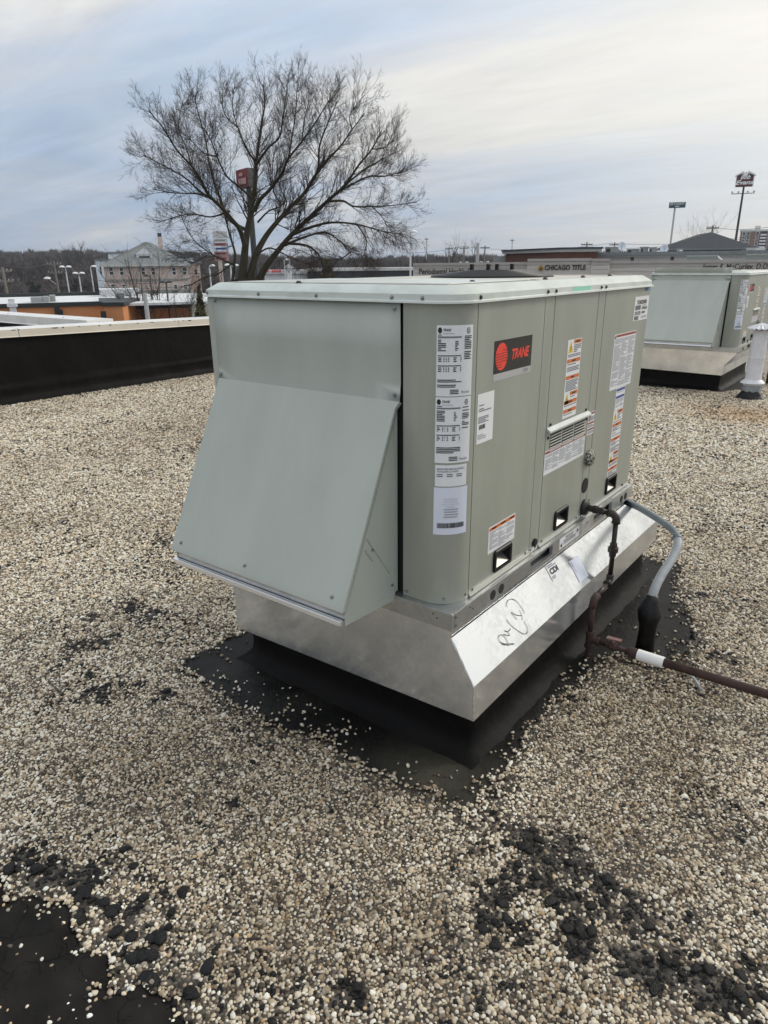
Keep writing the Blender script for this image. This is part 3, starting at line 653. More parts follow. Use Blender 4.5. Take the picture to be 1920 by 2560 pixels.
lumps = points_object('tar_lumps', np.stack([L[:, 0], L[:, 1], 0.004+s_*0.32], 1), scl2, rot2, np.tile([[0.0065, 0.0062, 0.0062]], (n, 1))*rng.uniform(0.8, 1.6, (n, 1)), pebble_group('lumps', pebble_material('tar_lump', 0.40, bump=True), 0.6, 3))
tag(lumps, 'black lumps of tar sticking out of the gravel', 'tar lumps', kind='stuff')
# ================================================================== ROOFTOP UNITS
def rrect(x0, x1, y0, y1, rad):
    """outline anticlockwise from the front-left corner; rad = (fl, fr, br, bl)"""
    out = []
    cs = [(x0, y0, 180, rad[0], 1, 1), (x1, y0, 270, rad[1], -1, 1), (x1, y1, 0, rad[2], -1, -1), (x0, y1, 90, rad[3], 1, -1)]
    for x, y, a0, r, sx, sy in cs:
        cx, cy = x+sx*r, y+sy*r; n = 8
        for k in range(n+1):
            a = math.radians(a0+90*k/n); out.append((cx+r*math.cos(a), cy+r*math.sin(a)))
    return out
SCREW = MB().lathe([(0.0085, 0), (0.0085, 0.0015), (0.0052, 0.002), (0.0052, 0.0055), (0.0035, 0.0065)], 8, axis='y').mesh('screw', STEEL)
SCREWX = MB().lathe([(0.0085, 0), (0.0085, 0.0015), (0.0052, 0.002), (0.0052, 0.0055), (0.0035, 0.0065)], 8, axis='x').mesh('screw', DARKSCREW)
SCREWXL = MB().lathe([(0.007, 0), (0.007, 0.0015), (0.0045, 0.002), (0.0045, 0.005)], 8, axis='x').mesh('screw', STEEL)
def screw_y(p, root):        # head facing -y
    o = link('screw', SCREW, root); o.location = p; o.scale = (0.78, -0.85, 0.78); return o
def screw_x(p, root, me=None):
    o = link('screw', me or SCREWXL, root); o.location = p; o.scale = (0.85, 0.82, 0.82); return o

def hand(root, y0, y1, z0, z1, XR):
    """black handle: raised frame round a pocket sunk in the panel, with a bright slanting thumb plate inside"""
    t = 0.015; o_ = rrect(y0, y1, z0, z1, (0.013,)*4); i_ = rrect(y0+t, y1-t, z0+t, z1-t, (0.004,)*4); k = len(o_); m = MB()
    def ring(pts, x): return [(x, p[0], p[1]) for p in pts]
    mid = rrect(y0+0.004, y1-0.004, z0+0.004, z1-0.004, (0.011,)*4)
    m.v = ring(o_, XR+0.0005)+ring(o_, XR+0.005)+ring(mid, XR+0.009)+ring(i_, XR+0.008)+ring(i_, XR-0.032)
    for r_ in range(4):
        for j in range(k):
            m.f.append((r_*k+j, r_*k+(j+1) % k, (r_+1)*k+(j+1) % k, (r_+1)*k+j))
    m.f.append(tuple(4*k+j for j in range(k)))
    h = m.build('handle', PLASTIC, root)
    a, b, c, d = y0+t+0.001, y1-t-0.001, z0+t+0.001, z1-t-0.001
    p = MB(); p.add([(XR+0.004, a, c), (XR+0.004, b, c), (XR-0.030, b, c+0.024), (XR-0.030, a, c+0.024)], [(0, 1, 2, 3)])
    p.build('thumb_plate', STEEL_BRIGHT, h)
    return h
STEEL_BRIGHT = mat('handle_plate', (0.40, 0.385, 0.35), 0.38, 0.8)
WOOD = mat('timber', (0.22, 0.12, 0.06), 0.8, var=0.3, vscale=20, stretch=(1, 6, 6))
MESHW = mat('vent_mesh', (0.42, 0.40, 0.34), 0.5, 0.3, c2=(0.03, 0.03, 0.028), vscale=150, stretch=(1, 1, 0.6), detail=1, lo=0.42, hi=0.56, bump=1.0, bscale=170)

def su(items, f):
    """squeeze print across"""
    out = []
    for it in items:
        if it[0] == 'r': out.append(('r', it[1]*f, it[2], it[3]*f, it[4], it[5]))
        elif it[0] == 'p': out.append(('p', [(u*f, v) for u, v in it[1]], it[2]))
        else: out.append(('t', it[1], it[2]*f, it[3], it[4]*f, it[5], it[6], it[7]))
    return out

def make_unit(name, W, L, H, crease, lipy, lipz, detail, label):
    """W across the hood end, L along the side, H to the top of the lid; origin at the near left corner of the base rail"""
    root = empty(name); tag(root, label, 'air conditioner', 'packaged rooftop units')
    k = H/1.072; XR = W-0.022; YF = 0.022; zt = 1.022*k; xs_ = W-0.219; ys_ = 0.133
    # base rails
    m = MB(); m.box(0, W, 0, 0.014, 0.0, 0.060); m.box(0.004, W-0.004, 0.0, 0.05, 0.060, 0.0625); m.build('base_rail', RAILG, root, bevel=0.0015)
    m = MB(); m.box(0, 0.014, 0.016, L, 0.0, 0.060); m.build('base_rail', RAILG, root)
    m = MB(); m.box(0.016, W-0.016, L-0.014, L, 0.0, 0.060); m.build('base_rail', RAILG, root)
    m = MB(); x0, x1 = W-0.014, W
    sl = [(0.566, 0.766), (1.206, 1.436)]
    yy = [0.0165, sl[0][0], sl[0][1], sl[1][0], sl[1][1], L]
    for a, b in ((yy[0], yy[1]), (yy[2], yy[3]), (yy[4], yy[5])): m.box(x0, x1, a, b, 0.0, 0.060)
    for a, b in sl:
        m.box(x0, x1, a, b, 0.0, 0.008); m.box(x0, x1, a, b, 0.052, 0.060)
    m.box(W-0.06, W-0.0005, 0.016, L-0.016, 0.0602, 0.0630)
    m.build('base_rail', RAILG, root)
    m = MB(); m.box(0.03, W-0.07, 0.06, L-0.03, 0.004, 0.052); m.build('base_pan', BLACKCORE, root)
    for a, b in sl:
        m = MB(); m.box(W-0.060, W-0.030, a-0.01, b+0.01, 0.012, 0.040); m.build('fork_channel', RAILG, root)
    for y in (0.268, 0.330, L-0.153, L-0.095):
        m = MB(); m.lathe([(0.0185, 0), (0.0185, 0.0012)], 18, (W+0.0004, y, 0.026), 'x'); m.build('lifting_hole', BLACKCORE, root)
    if detail:
        for y, z in ((0.014, 0.046), (0.014, 0.016)): screw_x((W+0.0005, y+0.006, z), root)
        for y, z in ((0.11, 0.043), (0.13, 0.030)):
            m = MB(); m.lathe([(0.003, 0), (0.003, 0.0008)], 8, (W+0.0003, y, z), 'x'); m.build('rail_hole', BLACKCORE, root)
        for x, z in ((W-0.075, 0.044), (W-0.06, 0.032)):
            m = MB(); m.lathe([(0.003, -0.0008), (0.003, 0)], 8, (x, -0.0003, z), 'y'); m.build('rail_hole', BLACKCORE, root)
    # dark core
    m = MB(); m.box(0.03, XR-0.06, YF+0.06, L-0.03, 0.064, zt-0.002); m.box(0.055, XR-0.045, 0.15, L-0.03, 0.066, zt-0.004); m.box(0.055, xs_+0.06, YF+0.012, 0.2, 0.067, zt-0.006)
    m.build('cabinet_core', BLACKCORE, root)
    # corner posts
    R_ = 0.105
    prof = [(xs_+0.003, YF+0.014), (xs_+0.003, YF+0.003), (xs_+0.006, YF)]
    for j in range(13):
        a = math.radians(-90+90*j/12); prof.append((XR-R_+R_*math.cos(a), YF+R_+R_*math.sin(a)))
    prof += [(XR, ys_-0.003), (XR-0.012, ys_-0.003)]
    m = MB(); n = len(prof); zb, zz = 0.0635, zt
    m.v = [(p[0], p[1], z) for z in (zb, zz) for p in prof]; m.f = [(i, i+1, i+1+n, i+n) for i in range(n-1)]
    o = m.build('corner_post', PAINT, root); smooth_by_angle(o, 40)
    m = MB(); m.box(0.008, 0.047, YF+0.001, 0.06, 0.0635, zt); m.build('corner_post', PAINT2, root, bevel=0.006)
    m = MB(); m.box(0.006, 0.022, 0.064, L-0.02, 0.0635, zt); m.build('left_panel', PAINT, root, bevel=0.002)
    m = MB(); m.box(0.03, XR-0.03, L-0.026, L-0.012, 0.0635, zt); m.build('rear_panel', PAINT, root, bevel=0.002)
    # the front panel that folds out into the hood
    pf = [(YF-0.004, zt), (YF-0.003, crease+0.16), (YF-0.002, crease+0.06), (YF-0.009, crease+0.002)]
    for t in (0.03, 0.1, 0.3, 0.55, 0.8, 0.97, 1.0):
        sag = 0.004*math.sin(math.pi*t)
        pf.append((YF-0.010+(lipy-YF+0.010)*t+sag, crease+(lipz-crease)*t+sag*0.5))
    pf += [(lipy-0.002, lipz-0.007), (lipy+0.002, lipz-0.010)]
    def xl(z): return 0.051 if z > crease else 0.051-0.025*(crease-z)/(crease-lipz)
    def xr_(z): return xs_-0.003 if z > crease else xs_-0.003-0.012*min(1, (crease-z)/0.02)
    m = MB(); n = len(pf); nx = 9
    for (y, z) in pf:
        a, b = xl(z), xr_(z)
        for i in range(nx):
            m.v.append((a+(b-a)*i/(nx-1), y, z))
    for j in range(n-1):
        for i in range(nx-1):
            m.f.append((j*nx+i, (j+1)*nx+i, (j+1)*nx+i+1, j*nx+i+1))
    # folded edges down both sides of the sloping sheet
    for sgn, ie in ((1, nx-1), (-1, 0)):
        base = len(m.v)
        for j in range(3, n-1):
            y, z = pf[j]; x = m.v[j*nx+ie][0]; m.v.append((x+sgn*0.001, y+0.012, z-0.006))
        for j in range(3, n-2):
            q = (j*nx+ie, (j+1)*nx+ie, base+j-3+1, base+j-3); m.f.append(q if sgn < 0 else q[::-1])
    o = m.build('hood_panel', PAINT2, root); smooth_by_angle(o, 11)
    so = o.modifiers.new('solid', 'SOLIDIFY'); so.thickness = 0.0018; so.offset = -1
    for sgn, x in ((1, xs_-0.0185), (-1, 0.042)):
        m = MB()
        back = YF-0.010; low = 0.075
        ts = [(back, crease-0.02), (lipy+0.010, lipz-0.010), (lipy+0.012, lipz-0.034), (back-0.006, low)]
        m.prism([(x, p[0], p[1]) for p in ts], (-0.003*sgn, 0, 0))
        m.box(x-0.001, x+0.004, back-0.010, back+0.006, low, crease-0.03)
        # two pressed stiffening ribs
        c0 = np.array((back-0.03, 0.17)); 
        for (ya, za), (yb, zb_) in (((lipy*0.52, lipz+0.20), (back-0.035, 0.155)), ((lipy*0.56, lipz+0.165), (lipy*0.42, lipz+0.115))):
            m.tube([(x+0.001*sgn, ya, za), (x+0.001*sgn, yb, zb_)], 0.0032, 6)
        m.build('hood_side', PAINT2, root)
        m = MB(); m.prism([(x, lipy+0.012, lipz-0.034), (x, lipy+0.012, lipz-0.058), (x, back-0.006, low-0.030), (x, back-0.006, low)], (0.0025*sgn, 0, 0)); m.build('hood_flange', PAINT2, root)
    m = MB(); m.box(0.040, xs_-0.022, lipy+0.014, lipy+0.024, lipz-0.040, lipz-0.012); m.build('filter_frame', RAILG, root, bevel=0.002)
    m = MB(); m.prism([(0.036, lipy-0.006, lipz-0.056), (0.036, lipy-0.004, lipz-0.040), (0.036, lipy+0.010, lipz-0.038), (0.036, lipy+0.012, lipz-0.054)], (xs_-0.060, 0, 0)); m.build('filter_trim', ALU, root, bevel=0.0015)
    m = MB(); m.prism([(0.046, lipy+0.018, lipz-0.046), (0.046, YF-0.02, 0.050), (0.046, YF-0.02, 0.056), (0.046, lipy+0.018, lipz-0.040)], (xs_-0.075, 0, 0)); m.build('filter', BLACKCORE, root)
    if detail:
        for p in ((0.062, YF-0.006, zt-0.012), (xs_-0.022, YF-0.006, zt-0.016), (0.066, YF-0.007, crease+0.018), (xs_-0.024, YF-0.007, crease+0.022)): screw_y(p, root)
        nv = Vector((0, -(crease-lipz), -(lipy-YF))).normalized()
        for x in (0.075, 0.43, xs_-0.070):
            t = 0.955; o = screw_y((x, YF-0.010+(lipy-YF+0.010)*t-0.001, crease+(lipz-crease)*t+0.001), root); o.rotation_euler = (math.atan2(-(lipy-YF), (crease-lipz))*-1, 0, 0)
        for y, z in ((lipy*0.42, 0.27), (YF-0.032, 0.105)): screw_x((xs_-0.0175, y, z), root)
        for x, z in ((xs_+0.022, 0.082),): screw_y((x, YF-0.0005, z), root)
        for a in (-52, -6):
            an = math.radians(a); o = screw_x((XR-R_+R_*math.cos(an), YF+R_+R_*math.sin(an), 0.083), root); o.rotation_euler = (0, 0, an)
    # side panels
    def spanel(y0, y1, z0, z1, nm='access_panel', lip=True, hy=None):
        ya, yb = y0+0.0018, y1-0.0018; m = MB()
        if hy is None: m.box(XR-0.014, XR, ya, yb, z0, z1)
        else:      # with an opening for the handle
            ha, hb, hc, hd = hy+0.008, hy+0.124, 0.099, 0.168
            for x in (XR, XR-0.014): m.v += [(x, ya, z0), (x, yb, z0), (x, yb, z1), (x, ya, z1), (x, ha, hc), (x, hb, hc), (x, hb, hd), (x, ha, hd)]
            for j in range(4):
                q = (j+1) % 4; m.f += [(j, q, 4+q, 4+j), (8+j, 12+j, 12+q, 8+q), (j, 8+j, 8+q, q), (4+j, 4+q, 12+q, 12+j)]
        p = m.build(nm, PAINT, root, bevel=0.0022)
        if lip:
            m = MB(); m.prism([(XR-0.001, y0+0.004, z0+0.012), (XR+0.006, y0+0.004, z0+0.003), (XR+0.006, y0+0.004, z0), (XR-0.001, y0+0.004, z0)], (0, y1-y0-0.008, 0)); m.build('drip_lip', PAINT, p)
        return p
    Y1, Y2, Y3, Y4, Y5 = 0.588, 0.668, 1.078, 1.153, L-0.012
    spanel(ys_, Y1, 0.066, zt, hy=0.298); spanel(Y1, Y2, 0.0645, zt, 'mullion', False); spanel(Y2, Y3, 0.066, 0.545*k, hy=0.805); spanel(Y2, Y3, 0.547*k, zt, lip=False)
    spanel(Y3, Y4, 0.0645, zt, 'mullion', False); spanel(Y4, Y5, 0.066, zt, hy=1.378)
    # rain lip over the louvre and its slots
    zl = 0.540*k
    m = MB(); m.prism([(XR+0.0004, Y2+0.004, zl+0.008), (XR+0.016, Y2+0.004, zl-0.004), (XR+0.016, Y2+0.004, zl-0.010), (XR+0.0004, Y2+0.004, zl-0.004)], (0, Y3-Y2-0.008, 0)); m.build('rain_lip', LID, root)
    for r_ in range(6):
        for c_ in range(3):
            y0 = 0.708+0.116*c_; z0 = zl-0.024-r_*0.0115
            m = MB(); m.box(XR-0.002, XR+0.0006, y0, y0+0.104, z0-0.0062, z0); s_ = m.build('louvre_slot', BLACKCORE, root)
            m = MB(); m.prism([(XR+0.0007, y0, z0-0.0062), (XR+0.0040, y0, z0-0.0085), (XR+0.0007, y0, z0-0.0095)], (0, 0.104, 0)); m.build('louvre_blade', PAINT, s_)
    for y0 in (0.298, 0.805, 1.378): hand(root, y0, y0+0.132, 0.091, 0.176, XR)
    # vent dome, plug, grommet, gas inlet ring
    m = MB(); m.lathe([(0.037, 0), (0.038, 0.009), (0.034, 0.018), (0.024, 0.025), (0.011, 0.029), (0.0, 0.030)], 20, (XR+0.0005, 1.120, 0.335*k), 'x', cap=False); m.build('vent_dome', MESHW, root, smooth=True)
    m = MB(); m.lathe([(0.034, 0), (0.034, 0.002), (0.031, 0.003)], 24, (XR+0.0005, 1.114, 0.210*k), 'x'); m.build('plug', PLASTIC, root)
    m = MB(); m.lathe([(0.036, 0), (0.036, 0.010), (0.028, 0.020), (0.020, 0.024)], 24, (XR+0.0005, 1.119, 0.108), 'x'); m.build('gas_grommet', RUBBER, root, smooth=False)
    m = MB(); m.lathe([(0.017, 0), (0.017, 0.007), (0.012, 0.009)], 18, (XR+0.0005, 0.629, 0.101), 'x'); m.build('plug', PLASTIC, root)
    for j in range(3):
        m = MB(); m.box(XR, XR+0.0007, 1.160, 1.192, 0.118-j*0.014, 0.125-j*0.014); m.build('slot', BLACKCORE, root)
    for y, z, me in ((0.70, 0.556*k, SCREWX), (1.045, 0.556*k, SCREWX), (0.688, 0.507*k, SCREWX), (1.060, 0.515*k, SCREWX), (0.56, 0.080, SCREWXL), (0.605, 0.075, SCREWXL), (0.645, 0.075, SCREWXL), (0.700, 0.083, SCREWXL), (1.045, 0.083, SCREWXL), (1.095, 0.075, SCREWXL), (1.13, 0.075, SCREWXL), (1.62, 0.083, SCREWX), (0.16, 0.083, SCREWXL)):
        if detail: screw_x((XR+0.0005, y, z), root, me)
    # lid: drip edge, flange, bevel, flat top
    e_ = 0.010; m = MB(); rings = [(0.006, 1.0235), (-0.004, 1.0225), (-0.003, 1.0275), (0.003, 1.031), (0.004, 1.0475), (0.008, 1.0505), (0.036, 1.0705), (0.042, 1.072), (0.06, 1.0715)]
    nr = None
    for off, z in rings:
        o_ = rrect(e_+off, W-e_-off, e_+off, L-e_-off, (0.012, max(0.012, 0.105-off), 0.012, 0.012))
        m.v += [(p[0], p[1], z*k) for p in o_]; nr = len(o_)
    for r_ in range(len(rings)-1):
        for j in range(nr):
            m.f.append((r_*nr+j, r_*nr+(j+1) % nr, (r_+1)*nr+(j+1) % nr, (r_+1)*nr+j))
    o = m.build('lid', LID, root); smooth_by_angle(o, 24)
    tr = len(rings)-1
    m2 = MB(); m2.v = m.v[tr*nr:(tr+1)*nr]; m2.f = [tuple(range(nr))]; t_ = m2.build('lid_top', LIDTOP, root)
    m = MB(); m.box(0.10, W-0.10, 0.10, 0.62, 1.0722*k, 1.0755*k); m.build('top_stiffener', LID, root, bevel=0.004)
    for y in (0.08, 0.66, L-0.09):
        m = MB(); m.box(0.09, W-0.09, y-0.012, y+0.012, 1.0722*k, 1.0745*k); m.build('top_seam', LIDTOP, root)
    if detail:
        for x in (0.026, 0.30, 0.57, 0.875, 0.985): screw_y((x, e_+0.0035, 1.037*k), root)
        for y in (0.128, 0.583, 0.648, 1.07, 1.12): screw_x((W-e_-0.003, y, 1.037*k), root, SCREWX)
        for x, y in ((0.45, 0.06), (0.98, 0.30), (1.02, 0.75), (1.02, 1.10), (1.0, 1.45)):
            m = MB(); m.lathe([(0.010, 0), (0.010, 0.003), (0.006, 0.008)], 8, (x, y, 1.0722*k)); m.build('screw', DARKSCREW, root)
    # condenser fan guard
    fx, fy = 0.555*W/1.124, 1.19; g = MB(); g.lathe([(0.275, 1.0725*k), (0.270, 1.077*k), (0.115, 1.0985*k), (0.08, 1.099*k)], 40, (fx, fy, 0)); gd = g.build('fan_guard', PLASTIC, root, smooth=True)
    for j in range(15):
        t = j/14; rr = 0.27-0.16*t; zz_ = (1.0775+0.0225*t)*k; ringm = MB(); pts = [(fx+rr*math.cos(a), fy+rr*math.sin(a), zz_) for a in np.linspace(0, 2*math.pi, 41)]
        ringm.tube(pts, 0.0022, 5, cap=False); ringm.build('guard_ring', DARKSCREW, gd, smooth=True)
    for dx_, dy_ in ((-0.085, -0.03), (-0.02, 0.085), (0.03, -0.085), (0.085, 0.03)):
        m = MB(); m.box(fx+dx_-0.007, fx+dx_+0.007, fy+dy_-0.007, fy+dy_+0.007, 1.097*k, 1.126*k); m.build('motor_stud', PLASTIC, root)
    # ---------------- labels
    def mf_side(y0, z1):
        return lambda u, v, o_: (XR+o_, y0+u, z1-v)
    arc = R_*math.pi/2; s0 = XR-R_-(xs_+0.003)
    def mf_post(sa, z1):
        def f(u, v, o_):
            s = sa+u
            if s < s0: return (xs_+0.003+s, YF-o_, z1-v)
            if s < s0+arc:
                a = -math.pi/2+(s-s0)/R_; return (XR-R_+(R_+o_)*math.cos(a), YF+R_+(R_+o_)*math.sin(a), z1-v)
            return (XR+o_, YF+R_+(s-s0-arc), z1-v)
        return f
    def plate(z1, h, seed, nm, kw=0.165):
        R = random.Random(seed); it = []; w = kw
        it.append(('p', [(0.014+0.0085*math.cos(a), 0.014+0.0085*math.sin(a)) for a in np.linspace(0, 2*math.pi, 17)[:-1]], INK))
        it.append(('t', 'TRANE', 0.028, 0.009, 0.032, 0.0075, dict(shear=0.25, bold=0.02), INK))
        # the small listing mark
        for a in range(12):
            a0, a1 = a*math.pi/6, (a+1)*math.pi/6
            it.append(('p', [(w-0.026+0.009*math.cos(t)*q, 0.016+0.009*math.sin(t)*q) for t, q in ((a0, 1), (a1, 1), (a1, 0.8), (a0, 0.8))], INK))
        it.append(('t', 'UL', w-0.031, 0.011, 0.010, 0.009, dict(bold=0.02), INK))
        it.append(('r', 0.028, 0.0225, 0.075, 0.0235, INKG)); it.append(('r', 0.006, 0.031, 0.106, 0.0355, INKG)); it += lines(0.006, 0.026, 0.028, 0.030, 0.004, INK, seed)
        it += lines(0.006, 0.040, 0.040, 0.074, 0.0050, INK, seed+1, para=0); it += lines(0.078, 0.044, 0.092, 0.072, 0.005, INK, seed+2, para=0)
        it += lines(w-0.045, 0.030, w-0.010, 0.098, 0.0050, INK, seed+3, para=0.2)
        v = 0.085
        for blk in range(2):
            it += lines(0.006, v, 0.105, v+0.004, 0.005, INK, seed+blk, short=0)
            for cx in (0.008, 0.030, 0.040, 0.050, 0.072, 0.102): it += lines(cx, v+0.006, cx+(0.014 if cx in (0.072, 0.008) else 0.005), v+0.022, 0.005, INK, seed+int(cx*1000), para=0)
            v += 0.029
        it += lines(0.006, 0.148*h/0.205, 0.048, h-0.055, 0.0048, INK, seed+9, para=0.05); it += lines(0.090, 0.148*h/0.205, 0.100, h-0.055, 0.0048, INK, seed+10, para=0.05)
        it += lines(0.006, h-0.050, 0.110, h-0.026, 0.0052, INK, seed+11, para=0.3)
        it += lines(0.060, h-0.020, 0.098, h-0.006, 0.0050, INK, seed+12, para=0)
        it.append(('t', 'Precedent', w-0.055, h-0.017, 0.042, 0.009, dict(shear=0.3), INKG))
        decal(nm, root, mf_post(0.120, z1), 0.115, h, WHITE, su(it, 0.115/w), nu=8)
    kz = lambda z: (z-0.52)*k
    plate(kz(1.482), 0.2055*k, 3, 'rating_plate'); plate(kz(1.2735), 0.2035*k, 5, 'rating_plate', 0.16)
    it = [('t', 'MANUFACTURED UNDER ONE OR MORE OF', 0.008, 0.009, 0.125, 0.0058, dict(bold=0.02), INKG), ('t', 'THE FOLLOWING U.S. PATENTS', 0.008, 0.0175, 0.095, 0.0058, dict(bold=0.02), INKG)]
    for c_ in range(3): it += lines(0.008+0.043*c_, 0.028, 0.034+0.043*c_, 0.038, 0.006, INKG, c_, para=0, short=0)
    decal('patent_label', root, mf_post(0.122, kz(1.063)), 0.104, 0.069*k, WHITE, su(it, 0.104/0.146), nu=7)
    it = []
    for j, s in enumerate(('THIS UNIT DOES NOT', 'COMPLY WITH SCAQMD', 'RULE 1111 AND SJVAPCD', 'RULE 4905.')):
        it.append(('t', s, 0.073-len(s)*0.0017, 0.036+0.0085*j, len(s)*0.0034, 0.0048, dict(), INKL))
    it += [('r', 0.043+(j % 3)*0.002, 0.070+0.0085*j, 0.107-(j % 2)*0.004, 0.0745+0.0085*j, INKL) for j in range(4)]
    R = random.Random(8); u = 0.016
    while u < 0.134:
        b_ = R.choice((0.0011, 0.0018, 0.0027)); it.append(('r', u, 0.118*k, u+b_, 0.135*k, INK)); u += b_+R.choice((0.0010, 0.0016))
    decal('paper_label', root, mf_post(0.119, kz(0.990)), 0.113, 0.158*k, SHEETW, su(it, 0.113/0.152), nu=8)
    # brand plate
    z1 = kz(1.422); bw_, bh = 0.262, 0.102*k
    cx, cy, rx, ry = 0.048, bh*0.5, 0.040, 0.043*k
    it = [('p', [(cx+rx*math.cos(a), cy+ry*math.sin(a)) for a in np.linspace(0, 2*math.pi, 41)[:-1]], LOGORED)]
    for j in range(6):
        v = cy-0.010+j*0.0083; half = rx*math.sqrt(max(0, 1-((v-cy)/ry)**2)); it.append(('p', [(cx-half-0.001, v), (cx-half-0.001, v+0.0022), (cx+0.012-0.002*j, v+0.0014), (cx+0.012-0.002*j, v+0.0004)], INK))
    for j in range(5):
        v = cy-0.020+j*0.0083; half = rx*math.sqrt(max(0, 1-((v-cy)/ry)**2)); it.append(('p', [(cx+half+0.001, v), (cx+half+0.001, v+0.0022), (cx+0.006-0.002*j, v+0.0014), (cx+0.006-0.002*j, v+0.0004)], INK))
    it.append(('t', 'TRANE', 0.118, bh*0.335, 0.125, bh*0.33, dict(shear=0.28, bold=0.035, space=0.92), LOGORED))
    decal('brand_plate', root, mf_side(0.239, z1), bw_, bh, LOGOBLACK, it)
    decal('brand_strip', root, mf_side(0.239, z1-bh-0.0004), bw_, 0.022*k, SILVER, [('t', 'TRANE', 0.205, 0.005, 0.036, 0.007, dict(), INKG), ('r', 0.205, 0.0140, 0.241, 0.0150, INKG)])
    # plain white sheet
    it = lines(0.008, 0.034, 0.085, 0.060, 0.0062, INKG, 4, para=0.4, short=0.8) + lines(0.006, 0.072, 0.070, 0.096, 0.0055, INKG, 6, para=0.1) + lines(0.006, 0.128, 0.085, 0.148, 0.006, INKL, 7)
    u = 0.012
    while u < 0.048:
        b_ = R.choice((0.0011, 0.002)); it.append(('r', u, 0.098, u+b_, 0.112, INK)); u += b_+0.0011
    decal('paper_label', root, mf_side(0.148, kz(1.270)), 0.103, 0.158*k, WHITE, it)
    def cols(w, h, nc, top, seed, pitch=0.0056, ink=INKL):
        it = []
        for c_ in range(nc):
            a = 0.006+(w-0.012)*c_/nc; it += lines(a+0.002, top, a+(w-0.012)/nc-0.003, h-0.008, pitch, ink, seed+c_, para=0.14, short=0.3)
        return it
    it = [('r', 0.004, 0.004, 0.192, 0.016, ORANGE)] + [('r', 0.02+0.066*j, 0.007, 0.055+0.066*j, 0.012, BROWNRED) for j in range(3)] + cols(0.196, 0.098, 3, 0.020, 30)
    decal('warning_label', root, mf_side(0.256, kz(0.797)), 0.196, 0.099*k, WHITE, it)
    decal('warning_label', root, mf_side(0.807, kz(1.376)), 0.131, 0.299*k, WHITE, warn_items(0.131, 0.299*k, (0.0, 0.235, 0.445, 0.66, 0.765, 0.88), 50, tris=(0, 3)))
    it = [('r', 0.003, 0.003, 0.388, 0.013, BROWNRED)] + [('r', 0.06+0.10*j, 0.005, 0.10+0.10*j, 0.010, ORANGE) for j in range(4)] + cols(0.391, 0.095, 6, 0.018, 70)
    decal('warning_label', root, mf_side(0.670, kz(0.977)), 0.391, 0.096*k, WHITE, it)
    it = warn_items(0.074, 0.097*k, (0.0, 0.42, 0.70), 90, head=BROWNRED)
    it += [('p', [(0.018+0.011*math.cos(t)*q, 0.026+0.011*math.sin(t)*q) for t, q in ((a0, 1), (a0+0.53, 1), (a0+0.53, 0.78), (a0, 0.78))], REDINK) for a0 in np.arange(0, 6.28, 0.5236)]
    decal('warning_label', root, mf_side(1.079, kz(1.055)), 0.073, 0.097*k, WHITE, it)
    # shipping label with bar codes
    it = [('t', 'YSC048G3EHB0000', 0.030, 0.016, 0.130, 0.018, dict(bold=0.02), INK), ('t', '221012729L', 0.012, 0.064, 0.080, 0.016, dict(bold=0.02), INK)]
    for (ua, ub, va, vb) in ((0.012, 0.085, 0.038, 0.058), (0.105, 0.175, 0.046, 0.058), (0.105, 0.150, 0.066, 0.076), (0.012, 0.065, 0.084, 0.102)):
        u = ua
        while u < ub:
            b_ = R.choice((0.0013, 0.0022, 0.003)); it.append(('r', u, va, u+b_, vb, INK)); u += b_+R.choice((0.0012, 0.0022))
    it += lines(0.105, 0.038, 0.18, 0.044, 0.005, INKG, 3) + lines(0.10, 0.086, 0.18, 0.100, 0.006, INKL, 5)
    decal('shipping_label', root, mf_side(1.513, kz(1.503)), min(0.200, Y5-1.518), 0.105*k, WHITE, it)
    it = [('r', 0.02, 0.003, 0.268, 0.013, BROWNRED)] + cols(0.272, 0.24, 3, 0.020, 110, ink=INKL)
    it += tri(0.003, 0.003, 0.014)
    decal('warning_label', root, mf_side(1.300, kz(1.356)), 0.272, 0.241*k, WHITE, it)
    decal('notice_label', root, mf_side(1.392, kz(1.113)), 0.115, 0.100*k, WHITE, [('r', 0.004, 0.003, 0.111, 0.014, BLUEINK), ('r', 0.004, 0.036, 0.111, 0.047, BLUEINK)]+cols(0.115, 0.034, 1, 0.018, 130)+cols(0.115, 0.098, 2, 0.051, 134))
    decal('warning_label', root, mf_side(1.386, kz(1.011)), 0.122, 0.310*k, WHITE, warn_items(0.122, 0.310*k, (0.0, 0.19, 0.41, 0.64, 0.75, 0.87), 150, tris=(0, 3)))
    m = MB(); m.box(XR+0.0006, XR+0.0014, L-0.086, L-0.042, zt-0.016, zt-0.001); m.build('tape', BLUETAPE, root)
    m = MB(); m.box(W-e_-0.0036, W-e_-0.0026, 0.80, 0.96, 1.030*k, 1.0455*k); m.build('tape', GREENTAPE, root)
    # labels on the rail
    mr_ = lambda y0, z1: (lambda u, v, o_: (W+o_, y0+u, z1-v))
    it = [('t', 'IMPORTANT', 0.060, 0.004, 0.080, 0.009, dict(bold=0.02), INK)]+lines(0.04, 0.017, 0.165, 0.043, 0.0068, INKG, 5, short=0.8)+[('p', [(0.005, 0.032), (0.026, 0.022), (0.026, 0.042)], INK), ('p', [(0.199, 0.016), (0.178, 0.006), (0.178, 0.026)], INK)]
    decal('rail_label', root, mr_(0.832, 0.0515), 0.204, 0.047, WHITE, it)
    it = lines(0.02, 0.018, 0.08, 0.04, 0.008, INKL, 9); u = 0.045
    while u < 0.075:
        it.append(('r', u, 0.006, u+0.002, 0.016, INKG)); u += 0.004
    decal('rail_label', root, mr_(1.064, 0.0495), 0.098, 0.046, SILVER, it)
    return root

